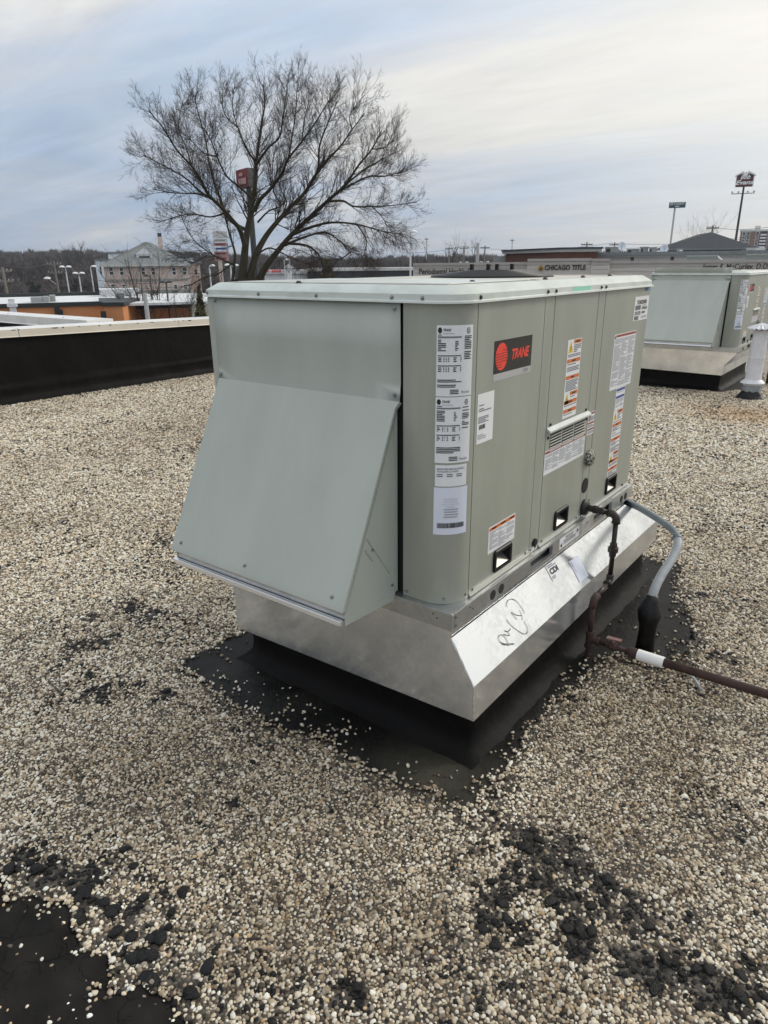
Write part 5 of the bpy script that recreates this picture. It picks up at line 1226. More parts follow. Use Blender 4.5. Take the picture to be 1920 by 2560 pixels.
def text_on(site, s, x0, z0, w, h, y, mm, parent, name='letter', letters=True, **kw):
    """lettering standing proud of a face at local y; one object per letter group"""
    tv, tf = text_mesh(s, **kw); m = MB()
    m.add([(x0+x*w, y, z0+zz_*h) for x, zz_ in tv], tf); o = m.build(name, mm, parent)
    so = o.modifiers.new('solid', 'SOLIDIFY'); so.thickness = 0.03; so.offset = 0
    return o
def window(parent, x0, x1, z0, z1, y, fr=0.12, sash=True):
    """frame with sill, meeting rail and a pane set back"""
    m = MB(); m.box(x0, x1, y-0.10, y+0.02, z0, z0+fr); m.box(x0, x1, y-0.10, y+0.02, z1-fr, z1); m.box(x0, x0+fr, y-0.10, y+0.02, z0+fr, z1-fr); m.box(x1-fr, x1, y-0.10, y+0.02, z0+fr, z1-fr)
    if sash: m.box(x0+fr, x1-fr, y-0.08, y+0.02, (z0+z1)/2-0.05, (z0+z1)/2+0.05)
    w = m.build('window', WHITEPAINT, parent)
    m = MB(); m.box(x0+fr, x1-fr, y-0.03, y+0.01, z0+fr, z1-fr); m.build('pane', GLASS, w)
    return w

# ---- orange flat-roofed building
b = Site('orange_building', 190, 58, 'low orange stucco building with dark cornice and white flat roof behind the parapet', 'building'); r_ = b.root
zt_ = b.Zp(120, 757); xL, xM = b.X(-260), b.X(250)
m = MB(); m.box(xL, xM, 0, 20, 0, zt_-0.29); m.build('wall', STUCCO, r_)
m = MB(); m.box(xL, xM, -0.15, 0.35, zt_-0.28, zt_); m.box(xL, xM, 19.7, 20.2, zt_-0.5, zt_+0.1); m.build('cornice', DARKTRIM, r_)
m = MB(); m.box(xL+0.1, b.X(470, 4)+3.4, 0.36, 19.6, zt_-0.40, zt_-0.22); m.build('flat_roof', WHITEROOF, r_)
x0, x1, x2 = b.X(249), b.X(294), b.X(338, 6)
m = MB(); m.prism([(x0, -1.3, 0), (x1, -1.9, 0), (x2, 5.5, 0), (x0, 7.5, 0)], (0, 0, zt_-0.30)); m.build('corner_bay', STUCCO, r_)
m = MB(); m.prism([(x0-0.1, -1.45, zt_-0.29), (x1+0.12, -2.05, zt_-0.29), (x2+0.15, 5.5, zt_-0.29), (x0-0.1, 7.5, zt_-0.29)], (0, 0, 0.27)); m.build('bay_cornice', DARKTRIM, r_)
x3 = b.X(470, 4)
m = MB(); m.box(x2-0.5, x3, 4, 19, 0, zt_-0.86); m.build('wall', STUCCO, r_)
m = MB(); m.box(x2-0.5, x3+0.05, 3.85, 4.3, zt_-0.85, zt_-0.58); m.build('cornice', DARKTRIM, r_)
m = MB(); m.box(b.X(12), b.X(28), -0.5, 0.5, 0, zt_+0.35); m.box(b.X(12)-0.12, b.X(28)+0.12, -0.6, 0.6, zt_-0.2, zt_+0.05); m.build('pilaster', WHITEPAINT, r_)
for pa, pb, py0, py1, dy, h_ in ((68, 98, 749, 758, 6, 0.45), (99, 113, 747, 757, 6, 0.5), (116, 130, 746, 757, 7, 0.55), (285, 305, 744, 760, 6, 0.62)):
    m = MB(); xa, xb = b.X(pa, dy), b.X(pb, dy); m.box(xa, xb, dy, dy+1.6, zt_-0.27, zt_-0.27+h_); m.box(xa+0.1, xb-0.1, dy-0.02, dy, zt_-0.1, zt_-0.4+h_); m.build('roof_box', ACGREY, r_)
m = MB(); xa, xb = b.X(255, 18), b.X(330, 18)
m.prism([(xa, 15, zt_-0.27), (xb, 15, zt_-0.27), (xb+0.4, 15, zt_+0.42), (xa-0.4, 15, zt_+0.42)], (0, 4.4, 0)); m.build('white_upstand', WHITEROOF, r_)
for px, py in ((143, 777), (151, 783), (259, 787)):
    m = MB(); x, z = b.xz(px, py, -2.0 if px > 250 else -0.2); m.box(x-0.18, x+0.18, (-2.1 if px > 250 else -0.25), (-1.75 if px > 250 else 0.0), z-0.25, z+0.25); m.box(x-0.1, x+0.1, (-2.2 if px > 250 else -0.3), (-2.1 if px > 250 else -0.25), z-0.1, z+0.2); m.build('wall_lamp', DARKTRIM, r_)
b2 = Site('service_hut', 197, 100, 'teal painted hut beside the lamp posts beyond the orange building', 'hut'); m = MB(); m.box(b2.X(182), b2.X(213), 0, 3, 0, b2.Zp(197, 735)); m.build('wall', TEAL, b2.root); m = MB(); m.box(b2.X(182)-0.1, b2.X(213)+0.1, -0.1, 3.1, b2.Zp(197, 735), b2.Zp(197, 733)+0.05); m.build('roof', DARKTRIM, b2.root)

# ---- cream brick house with a hipped roof
h = Site('hip_roof_house', 370, 145, 'three storey cream brick house with grey hipped roof, dormer and chimney', 'house', 'houses across the road'); r_ = h.root
xl_, xr2 = h.X(263), h.X(471); ze = h.Zp(370, 662); zs_ = h.Zp(370, 725); dp = 16.0
m = MB(); m.box(xl_, xr2, 0, dp, zs_, ze); m.build('wall', CREAMBRICK, r_)
m = MB(); m.box(xl_-0.15, xr2+0.15, -0.2, dp, 0, zs_); m.build('stone_base', STONEGREY, r_)
zb_ = h.Zp(370, 700); m = MB(); m.box(xl_-0.05, xr2+0.05, -0.12, -0.01, zb_-0.2, zb_+0.2); m.build('string_course', STONEGREY, r_)
zr = h.Zp(377, 605, dp/2); xr_c = h.X(377, dp/2)
m = MB(); o_ = 0.7
m.add([(xl_-o_, -o_, ze), (xr2+o_, -o_, ze), (xr2+o_, dp+o_, ze), (xl_-o_, dp+o_, ze), (xr_c-0.3, dp/2-0.5, zr), (xr_c+0.9, dp/2+0.6, zr-0.1)], [(3, 2, 1, 0), (0, 1, 5, 4), (1, 2, 5), (2, 3, 4, 5), (3, 0, 4)])
rf = m.build('roof', SHINGLE, r_)
m = MB(); m.box(xl_-o_-0.05, xr2+o_+0.05, -o_-0.12, -o_+0.02, ze-0.28, ze+0.06); m.build('gutter', CONCRETE, r_)
x, z = h.xz(399, 592, 9.5); z0 = h.Zp(399, 612, 9.5); m = MB(); m.box(x-0.45, x+0.45, 9, 10, z0-1.0, z); m.build('chimney', CREAMBRICK, rf); m = MB(); m.box(x-0.38, x+0.38, 9.1, 9.9, z, z+0.7); m.build('chimney_cap', DARKTRIM, rf)
xa, xb = h.X(348, 3), h.X(388, 3); z0, z1 = h.Zp(368, 652, 3), h.Zp(368, 636, 3)
m = MB(); m.box(xa, xb, 2.2, 8, z0, z1); m.prism([(xa-0.2, 2.0, z1), (xb+0.2, 2.0, z1), ((xa+xb)/2, 2.0, z1+1.1)], (0, 6.5, 0)); dm = m.build('dormer', WHITEPAINT, r_)
m = MB(); m.box(xa+0.5, xb-0.5, 2.12, 2.19, z0+0.25, z1-0.3); m.build('pane', GLASS, dm)
for px in (278, 304, 358, 383, 435, 461): xx, zz_ = h.xz(px, 678); window(r_, xx-0.42, xx+0.42, zz_-0.75, zz_+0.75, -0.02)
for px in (282, 310, 439, 464): xx, zz_ = h.xz(px, 717); window(r_, xx-0.40, xx+0.40, zz_-0.5, zz_+0.5, -0.02)
w2 = Site('white_house', 262, 175, 'pale blue-white house peeping out behind the cream brick house', 'house', 'houses across the road'); r_ = w2.root
x0, x1 = w2.X(244), w2.X(300); z1 = w2.Zp(260, 652); m = MB(); m.box(x0, x1, 0, 8, 0, z1); m.box(w2.X(279), w2.X(330), 4, 10, z1-0.2, w2.Zp(290, 634, 4)); m.build('wall', OFFWHITE, r_)
m = MB(); m.box(x0-0.3, x1+0.2, -0.3, 8.3, z1, z1+0.35); m.box(w2.X(279)-0.3, w2.X(330), 3.7, 10.2, w2.Zp(290, 634, 4), w2.Zp(290, 634, 4)+0.35); m.build('roof', SHINGLE, r_)
xx, zz_ = w2.xz(252, 676); window(r_, xx-0.3, xx+0.3, zz_-0.9, zz_+0.9, -0.02)
w3 = Site('white_house', 465, 185, 'pale gabled house behind the right shoulder of the cream brick house', 'house', 'houses across the road'); r_ = w3.root
x0, x1 = w3.X(440), w3.X(488); z1 = w3.Zp(460, 645); m = MB(); m.box(x0, x1, 0, 8, 0, z1); m.build('wall', OFFWHITE, r_); m = MB(); m.prism([(x0-0.4, -0.3, z1), (x1+0.4, -0.3, z1), ((x0+x1)/2, -0.3, z1+1.0)], (0, 8.6, 0)); m.build('roof', SHINGLE, r_)
w4 = Site('cream_house', 490, 150, 'cream sided house with small windows under the twigs of the big tree', 'house', 'houses across the road'); r_ = w4.root
x0, x1 = w4.X(473), w4.X(503); z1 = w4.Zp(490, 660); m = MB(); m.box(x0, x1, 0, 9, 0, z1); m.build('wall', CREAMBRICK, r_); m = MB(); m.box(x0-0.2, x1+0.5, -0.5, 9.4, z1, z1+0.5); m.build('roof', SHINGLE, r_)
xx, zz_ = w4.xz(490, 680); window(r_, xx-0.4, xx+0.4, zz_-0.6, zz_+0.6, -0.02)

# ---- poles
def lamp_post(px, ytop, D, label, kind='twin', pole=None, r=0.09, grp='parking lot lamp posts'):
    s = Site('lamp_post', px, D, label, 'lamp post', grp); z = s.Zp(px, ytop); pole = pole or POLEG
    m = MB(); m.tube([(0, 0, 0), (0, 0, z)], [r*1.35, r*0.8], 8); m.build('pole', pole, s.root, smooth=True)
    hm = LAMPW if pole is POLEG else POLED
    for sg in ((-1, 1) if kind == 'twin' else (1,) if kind == 'one' else (-1,)):
        hs = 0.5*D/100+0.12; m = MB(); m.tube([(0, 0, z-0.05), (sg*0.5*hs, 0, z+0.02)], r*0.5, 6); m.build('arm', pole, s.root)
        m = MB(); m.lathe([(0.28*hs, -0.10*hs), (0.55*hs, -0.05*hs), (0.55*hs, 0.10*hs), (0.30*hs, 0.28*hs), (0.05*hs, 0.32*hs)], 12, (sg*0.62*hs, 0, z)); m.build('lamp_head', hm, s.root, smooth=True)
    return s
lamp_post(162, 668, 105, 'tall pale lamp post with twin heads between the wires and the teal hut')
lamp_post(193, 684, 92, 'short pale lamp post with twin heads rising just behind the teal hut')
lamp_post(225, 667, 120, 'slim pale lamp post nearest the white house', 'one')
lamp_post(371, 690, 66, 'dark lamp post with a single box head in front of the cream house', 'left', POLED, 0.07)
lamp_post(410, 706, 60, 'dark lamp post with a double box head in front of the cream house', 'twin', POLED, 0.07)
lamp_post(576, 663, 70, 'pale lamp post with twin heads close to the big tree trunk')
lamp_post(582, 664, 84, 'pale lamp post just behind the one close to the tree trunk', 'one')
lamp_post(523, 665, 82, 'pale lamp post with one head below the panel sign', 'one')
lamp_post(711, 650, 110, 'thin pale lamp post beside the red lettered shop', 'one')
lamp_post(1026, 580, 52, 'tall plain grey pole in front of the wooded hill left of the lettered wall', 'one', POLEG, 0.07)
for px, yt, D, lb in ((1066, 597, 330, 'high mast light beyond the wood, left of the utility poles'), (1278, 600, 340, 'high mast light above the brick building')):
    s = Site('high_mast_light', px, D, lb, 'mast light', 'high mast lights'); z = s.Zp(px, yt)
    m = MB(); m.tube([(0, 0, 0), (0, 0, z)], [0.32, 0.18], 8); m.build('mast', POLEG, s.root); m = MB(); m.lathe([(0.3, -0.4), (0.9, -0.3), (1.0, 0.0), (0.5, 0.4), (0.2, 0.7)], 14, (0, 0, z)); m.build('lamp_ring', POLEG, s.root)
def utility_pole(px, ytop, D, label, arms=1, box=None, mm=None, r=0.16):
    s = Site('utility_pole', px, D, label, 'utility pole', 'utility poles'); z = s.Zp(px, ytop); mm = mm or POLEW
    m = MB(); m.tube([(0, 0, 0), (0, 0, z)], [r, r*0.7], 8); m.build('pole', mm, s.root)
    for a in range(arms):
        m = MB(); zz_ = z-0.35-0.95*a; m.box(-0.8, 0.8, -0.06, 0.06, zz_-0.08, zz_+0.08); ar = m.build('crossarm', mm, s.root)
        for x in (-0.72, -0.36, 0.36, 0.72):
            m = MB(); m.lathe([(0.035, 0), (0.05, 0.06), (0.03, 0.12)], 6, (x, 0, zz_+0.08)); m.build('insulator', POLEG, ar)
    if box:
        for x in ((-0.55, 0.55) if box == 2 else (0.5,)):
            m = MB(); m.lathe([(0.26, 0), (0.30, 0.05), (0.30, 0.95), (0.2, 1.05)], 10, (x, -0.2, z-3.6)); m.build('transformer', POLEG, s.root)
    return s
up1 = utility_pole(4, 668, 80, 'utility pole with stacked crossarms at the end of the orange building', 2, 1)
up2 = utility_pole(135, 653, 95, 'utility pole with a street lamp arm in front of the wooded hill', 2)
x = -4.6*95/95; z = up2.Zp(138, 702); m = MB(); m.tube([(0, 0, z-0.5), (up2.X(122), 0, up2.Zp(122, 697))], 0.06, 6); m.build('lamp_arm', POLEG, up2.root); m = MB(); m.lathe([(0.15, -0.1), (0.4, 0.0), (0.35, 0.15), (0.1, 0.22)], 10, (up2.X(119), 0, up2.Zp(119, 697))); m.build('lamp_head', LAMPW, up2.root)
g1 = Site('timber_post', 353, 40, 'weathered grey post rising behind the parapet by the orange building', 'post'); m = MB(); m.tube([(0, 0, 0), (0, 0, g1.Zp(353, 733))], [0.13, 0.11], 8); m.build('post', POLEG, g1.root)
utility_pole(1122, 617, 150, 'utility pole with one crossarm left of the transformer pole', 1)
utility_pole(1159, 615, 130, 'utility pole carrying two transformer cans', 1, 2)
utility_pole(1193, 607, 75, 'thick pale grey pole standing before the wood', 0, None, POLEG, 0.22)
utility_pole(1211, 614, 130, 'utility pole with transformer cans right of the thick pale pole', 1, 2)
utility_pole(1769, 564, 115, 'utility pole rising behind the dark hipped roof', 1)
utility_pole(1463, 605, 110, 'crossarm pole above the brick building', 1, None, None, 0.13)
utility_pole(1532, 606, 120, 'crossarm pole beside the satellite dish', 1, None, None, 0.12)
def wire(a, b, sag, label, r=0.022):
    a, b = np.array(a), np.array(b); pts = []
    for t in np.linspace(0, 1, 17): p = a+(b-a)*t; p[2] -= sag*4*t*(1-t); pts.append(p)
    m = MB(); m.tube(pts, r, 4); tag(m.build('wire', POLED), label, 'wire', 'overhead wires')
wire(far(0, 661, 80), far(135, 652, 95), 0.5, 'wire strung between the two utility poles by the orange building')
wire(far(135, 668, 95), far(500, 690, 70), 1.2, 'long wire sagging across the face of the cream house')
wire(far(138, 702, 95), far(480, 714, 66), 0.5, 'lower wire crossing in front of the cream house')
wire(far(1026, 632, 140), far(1159, 615, 130), 0.3, 'wire left of the transformer poles')
wire(far(1159, 616, 130), far(1532, 607, 120), 0.8, 'wire running over the brick building')
wire(far(1532, 609, 120), far(1990, 580, 110), 0.6, 'wire passing behind the dark hipped roof')
wire(far(1769, 566, 115), far(1990, 556, 80), 0.5, 'highest wire above the brown apartment block')
wire(far(1463, 620, 110), far(1990, 568, 100), 0.8, 'wire crossing behind the maroon sign pole', 0.02)

# ---- signs on poles
s = Site('pole_sign', 1823, 120, 'maroon house-shaped restaurant sign with white script on a tall dark pole', 'sign', 'roadside signs'); r_ = s.root
z0, z1, zpk = s.Zp(1823, 468), s.Zp(1823, 441), s.Zp(1823, 431); xa, xb = s.X(1804), s.X(1844); xc = (xa+xb)/2
sc_ = 1.0
m = MB(); m.prism([(xa, 0, z0), (xb, 0, z0), (xb, 0, z1), (xc, 0, zpk-0.15), (xa, 0, z1)], (0, 0.7, 0)); m.build('sign_face', SIGNRED, r_)
for sg, xe in ((-1, xa-0.25), (1, xb+0.25)):
    m = MB(); m.prism([(xc+sg*0.28, -0.12, zpk-0.12), (xc+sg*0.28, -0.12, zpk+0.12), (xe, -0.12, z1+0.06), (xe, -0.12, z1-0.10)], (0, 0.95, 0)); m.build('gable_trim', LAMPW, r_)
m = MB(); m.lathe([(0.30, -0.14), (0.30, -0.04)], 14, (xc, 0, zpk-0.36), 'y'); m.build('boss', LAMPW, r_)
m = MB(); m.prism([(xa-0.10, -0.03, z0), (xa, -0.03, z0), (xa, -0.03, z1), (xa-0.10, -0.03, z1)], (0, 0.75, 0)); m.prism([(xb, -0.03, z0), (xb+0.10, -0.03, z0), (xb+0.10, -0.03, z1), (xb, -0.03, z1)], (0, 0.75, 0)); m.build('edge_trim', LAMPW, r_)
hh = z1-z0; text_on(s, 'Bob', xc-0.62, z0+hh*0.66, 1.30, hh*0.40, -0.05, LAMPW, r_, 'lettering', shear=0.35, bold=0.03)
text_on(s, 'Evans', xc-1.15, z0+hh*0.17, 2.35, hh*0.42, -0.05, LAMPW, r_, 'lettering', shear=0.35, bold=0.03)
m = MB(); m.tube([(xc, 0.35, 0), (xc, 0.35, z0)], [0.22, 0.13], 12); m.build('pole', POLED, r_)
zz_ = s.Zp(1820, 485); m = MB(); m.box(xc-1.5, xc+1.5, 0.25, 0.45, zz_-0.04, zz_+0.04); fl = m.build('light_bar', POLED, r_)
for x in (-1.4, -0.6, 0.6, 1.4): m = MB(); m.box(xc+x-0.13, xc+x+0.13, 0.0, 0.25, zz_+0.08, zz_+0.30); m.build('floodlight', POLEG, fl)
s = Site('pole_sign', 1670, 125, 'dark teal oblong sign with white lettering on a slim grey pole', 'sign', 'roadside signs'); r_ = s.root
z0, z1 = s.Zp(1670, 520), s.Zp(1670, 506); xa, xb = s.X(1650), s.X(1690); m = MB(); m.box(xa, xb, 0, 0.6, z0, z1); m.build('sign_face', SIGNTEAL, r_)
text_on(s, 'SKYLIGHT', xa+0.15, z0+0.38, (xb-xa)-0.3, (z1-z0)*0.52, -0.05, LAMPW, r_, 'lettering', bold=0.01)
m = MB(); m.box(xa+0.9, xb-0.9, -0.05, -0.02, z0+0.14, z0+0.24); m.build('small_print', LAMPW, r_)
m = MB(); m.tube([(0, 0.3, 0), (0, 0.3, z0)], [0.18, 0.14], 10); m.build('pole', POLEG, r_)
s = Site('pole_sign', 633, 92, 'red box sign on a dark pole behind the branches of the big tree', 'sign', 'roadside signs'); r_ = s.root
z0, z1 = s.Zp(630, 468), s.Zp(630, 419); xa, xm, xb = s.X(609), s.X(637), s.X(655)
m = MB(); m.prism([(xa, 0.9, z0), (xm, 0, z0+0.12), (xm, 0, z1), (xa, 0.9, z1-0.25)], (0.9, 1.2, 0)); m.build('sign_face', SIGNRED2, r_)
m = MB(); m.prism([(xm+0.02, 0.0, z0+0.1), (xb, 0.9, z0+0.30), (xb, 0.9, z1+0.05), (xm+0.02, 0.0, z1)], (0.2, 1.1, 0)); m.build('sign_side', POLED, r_)
m = MB(); m.prism([(xa+0.25, 0.62, z0+0.3), (xm-0.25, 0.05, z0+0.4), (xm-0.25, 0.05, z0+1.05), (xa+0.25, 0.62, z0+0.9)], (0, -0.06, 0)); m.prism([(xa+0.35, 0.62, z0+1.25), (xa+0.75, 0.35, z0+1.25), (xa+0.75, 0.35, z1-0.5), (xa+0.35, 0.62, z1-0.6)], (0, -0.06, 0)); m.build('faded_panel', SIGNPINK, r_)
m = MB(); m.tube([(s.X(642), 0.9, 0), (s.X(638), 0.9, z0+0.4)], [0.42, 0.34], 10); m.build('pole', POLED, r_)
s = Site('panel_sign', 560, 115, 'tall directory sign stacked with faded red and white panels behind the tree', 'sign', 'roadside signs'); r_ = s.root
xa, xb = s.X(541), s.X(577); tops = [578, 596, 606, 616, 628, 640, 653]
for i in range(6):
    za, zb2 = s.Zp(560, tops[i+1]-1), s.Zp(560, tops[i]+0.5); m = MB(); m.box(xa, xb, 0, 0.5, za, zb2)
    pn = m.build('panel', (CONCRETE, CONCRETE, SIGNPINK, OFFWHITE, SIGNPINK, SIGNPINK)[i], r_)
    if i: m = MB(); m.box(xa+0.3, xb-0.4, -0.03, -0.005, za+(zb2-za)*0.3, za+(zb2-za)*0.72); m.build('lettering', (None, STONEGREY, SIGNRED2, BLUEINK, SIGNRED2, SIGNRED2)[i], pn)
m = MB(); m.box(xa+0.5, xa+1.1, 0.1, 0.4, 0, s.Zp(560, 652)); m.build('post', CREAMBRICK, r_)

# ---- shops beyond the tree
s = Site('shop', 690, 130, 'low white-roofed shop with red lettering seen through the tree trunk', 'shop'); r_ = s.root
x0, x1 = s.X(662), s.X(775); z1 = s.Zp(720, 684); m = MB(); m.box(x0, x1, 0, 12, 0, z1); m.build('wall', WHITEPAINT, r_); m = MB(); m.box(x0-0.3, x1+0.3, -0.6, 12, z1, z1+0.6); m.build('roof', WHITEROOF, r_)
m = MB(); m.box(s.X(710), s.X(752), 3, 9, z1+0.6, s.Zp(730, 674, 3)); m.build('roof_storey', BROWNBRICK, r_)
NEON = mat('red_letters', (0.75, 0.012, 0.02), 0.4)
za, zb2 = s.Zp(690, 680), s.Zp(690, 674)
for i, (pa, pb) in enumerate(((668, 673), (681, 685), (686, 689), (690, 693), (694, 697), (698, 703))): m = MB(); m.prism([(s.X(pa), -0.8, za), (s.X(pb)-0.05, -0.8, za), (s.X(pb)+0.08, -0.8, zb2-(0.1 if i % 2 else 0)), (s.X(pa)+0.1, -0.8, zb2)], (0, 0.1, 0)); m.build('letter', NEON, r_)
s = Site('flagpole', 724, 150, 'flagpole with a small red and white flag beyond the shop', 'flagpole'); r_ = s.root
m = MB(); m.tube([(0, 0, 0), (0, 0, s.Zp(722, 633))], 0.08, 6); m.build('pole', POLEG, r_); m = MB(); za, zb2 = s.Zp(724, 648), s.Zp(724, 637); m.add([(0.05, 0, zb2), (0.5, 0.15, zb2-0.2), (0.9, 0.0, zb2-0.5), (0.85, 0.05, za), (0.45, 0.2, za), (0.05, 0, za+0.1)], [(0, 1, 4, 5), (1, 2, 3, 4)]); o = m.build('flag', SIGNPINK, r_); so = o.modifiers.new('s', 'SOLIDIFY'); so.thickness = 0.02
s = Site('kiosk', 722, 118, 'little white gabled kiosk in front of the shop', 'kiosk'); r_ = s.root
x0, x1 = s.X(710), s.X(738); za, zb2 = s.Zp(724, 670), s.Zp(724, 659); m = MB(); m.box(x0+0.4, x1-0.4, 0, 2, 0, za); m.build('wall', WHITEPAINT, r_); m = MB(); m.prism([(x0, -0.3, za), (x1, -0.3, za), ((x0+x1)/2, -0.3, zb2)], (0, 2.6, 0)); m.build('roof', WHITEROOF, r_)
s = Site('low_building', 920, 120, 'long dark low building between the tree and the lettered wall', 'building'); r_ = s.root
x0, x1 = s.X(770), s.X(1040); z1 = s.Zp(900, 677); m = MB(); m.box(x0, x1, 0, 14, 0, z1); m.build('wall', SHINGLED, r_); m = MB(); m.box(x0-0.2, x1+0.2, -0.3, 14, z1, z1+0.45); m.build('roof_edge', CONCRETE, r_)

# ---- the wing with the lettered taupe wall
WD = 42.0
s = Site('lettered_wall', 1480, WD, 'long taupe brick parapet wall with bronze lettering and a raised middle bay', 'building'); r_ = s.root
xa, xb, xc, xd = s.X(1033), s.X(1317), s.X(1521), s.X(2150)
zA, zB, zC = s.Zp(1170, 656.5), s.Zp(1420, 646), s.Zp(1720, 650.5)
def brick_bay(x0, x1, y, zt_, nm):
    m = MB(); m.box(x0, x1, y, y+0.4, 0, zt_-0.34); w = m.build(nm, TAUPE, r_)
    m = MB(); m.box(x0, x1, y-0.06, y+0.46, zt_-0.14, zt_); m.box(x0, x1, y-0.02, y+0.42, zt_-0.33, zt_-0.145); m.build('cap_course', TAUPEL, w)
    m = MB(); m.box(x0+0.1, x1-0.1, y-0.012, y, zt_-0.56, zt_-0.535); m.build('groove', TAUPEL, w)
    return w
brick_bay(xa, xb-0.01, 0.0, zA, 'side_bay'); brick_bay(xb, xc-1.0, -0.25, zB, 'middle_bay'); brick_bay(xc-0.99, xc, -0.35, zB-0.03, 'pilaster'); brick_bay(xc+0.01, xd, 0.0, zC, 'side_bay')
m = MB(); m.box(xa+0.1, xd, 0.45, 18, 0, zA-1.2); m.build('flat_roof', WHITEROOF, r_)
x, z = s.xz(1048, 685.5); x2_ = s.X(1212); text_on(s, 'Periodontal Health Center', x, z, x2_-x, 0.325, -0.03, BRONZE, r_, 'lettering', bold=0.008)
x, z = s.xz(1362, 675); x2_ = s.X(1462); text_on(s, 'CHICAGO TITLE', x, z, x2_-x, 0.27, -0.29, BRONZE, r_, 'lettering', bold=0.03)
x, z = s.xz(1353, 670.5); m = MB(); m.lathe([(0.15, -0.03), (0.15, 0.0)], 20, (x, -0.28, z), 'y'); gm = m.build('emblem', GOLD, r_); m = MB(); m.prism([(x-0.07, -0.33, z-0.04), (x+0.07, -0.33, z-0.04), (x+0.03, -0.33, z+0.09)], (0, 0.015, 0)); m.box(x-0.09, x+0.09, -0.33, -0.315, z-0.09, z-0.06); m.build('emblem_mark', BRONZE, gm)
x, z = s.xz(1754, 674); x2_ = s.X(1925); text_on(s, 'James S. McCurley, D.D.S.', x, z-0.07, x2_-x+0.05, 0.36, -0.03, BRONZE, r_, 'lettering', shear=0.1, bold=0.008)
# things on that wing's roof
def roofbox(px0, px1, py, D, label, mm, base, dep=1.5):
    q = Site('roof_equipment', (px0+px1)/2, D, label, 'rooftop equipment', 'equipment on the far roofs', base=base); x0, x1 = q.X(px0), q.X(px1); z1 = q.Zp((px0+px1)/2, py)
    m = MB(); m.box(x0, x1, 0, dep, 0, z1-0.08); m.build('cabinet', mm, q.root); m = MB(); m.box(x0-0.05, x1+0.05, -0.05, dep+0.05, z1-0.08, z1); m.build('lid', FASCIAG, q.root); m = MB(); m.box(x0+0.08, x0+(x1-x0)*0.35, -0.02, 0, z1*0.25, z1*0.75); m.build('grille', DARKTRIM, q.root)
    return q
WB = STREET+zA-1.2
q = roofbox(1710, 1785, 638, 46, 'long green-grey rooftop cabinet behind the lettered wall', ACGREEN, WB); m = MB(); x = q.X(1785); m.add([(x, 0.1, 1.9), (x+0.35, 0.1, 1.5), (x+0.35, 1.4, 1.5), (x, 1.4, 1.9)], [(0, 1, 2, 3)]); 
zt_ = q.Zp(1790, 638); m = MB(); m.prism([(x+0.02, -0.06, zt_), (x+0.32, -0.06, zt_-0.25), (x+0.32, -0.06, zt_-0.33), (x+0.02, -0.06, zt_-0.09)], (0, 1.5, 0)); m.build('hood', LAMPW, q.root)
roofbox(1858, 1990, 634, 46, 'wide green-grey rooftop cabinet with a dark grille behind the lettered wall', ACGREEN, WB)
# ---- brick building with grey fascia
s = Site('brick_building', 1390, 62, 'low red-brown brick building with a deep grey fascia behind the lettered wall', 'building'); r_ = s.root
x0, x1, xm = s.X(1245), s.X(1497), s.X(1395); z1 = s.Zp(1440, 619); zf = s.Zp(1440, 630)
m = MB(); m.prism([(x0, 8.0, 0), (xm, 0, 0), (x1-0.3, 0, 0), (x1-0.3, 12, 0), (x0, 14, 0)], (0, 0, zf)); m.build('wall', REDBRICK, r_)
m = MB(); m.prism([(x0-0.3, 7.6, zf+0.01), (xm, -0.5, zf+0.01), (x1, -0.5, zf+0.01), (x1, 12.4, zf+0.01), (x0-0.3, 14.4, zf+0.01)], (0, 0, (z1-zf)*0.62)); m.build('fascia', FASCIAG, r_)
m = MB(); m.prism([(x0-0.4, 7.5, zf+0.02+(z1-zf)*0.62), (xm, -0.65, zf+0.02+(z1-zf)*0.62), (x1+0.1, -0.65, zf+0.02+(z1-zf)*0.62), (x1+0.1, 12.4, zf+0.02+(z1-zf)*0.62), (x0-0.4, 14.4, zf+0.02+(z1-zf)*0.62)], (0, 0, (z1-zf)*0.38)); m.build('roof_edge', SHINGLED, r_)
m = MB(); m.box(s.X(1440), s.X(1480), 2, 4, z1, s.Zp(1460, 616)); m.build('roof_box', ACGREEN, r_)
s = Site('truck_body', 1255, 75, 'grey and white box vehicle parked below the brick building', 'vehicle'); r_ = s.root; z0 = s.Zp(1250, 655); z1 = s.Zp(1250, 642)
m = MB(); m.box(s.X(1230), s.X(1262), 0, 2, 0.5, z1); m.build('box_body', FASCIAG, r_); m = MB(); m.box(s.X(1262.5), s.X(1275), 0, 2, 0.5, z1+0.02); m.build('cab', OFFWHITE, r_); m = MB(); m.box(s.X(1264), s.X(1272), -0.05, -0.01, z1-0.25, z1-0.05); m.build('red_mark', SIGNRED2, r_); m = MB(); m.box(s.X(1276), s.X(1290), 0, 2, 0.5, z1); m.build('tail', SHINGLED, r_)
for x in (-1.0, 0.6): m = MB(); m.lathe([(0.45, 0), (0.45, 0.3)], 14, (x, -0.1, 0.45), 'y'); m.build('wheel', RUBBER, r_)
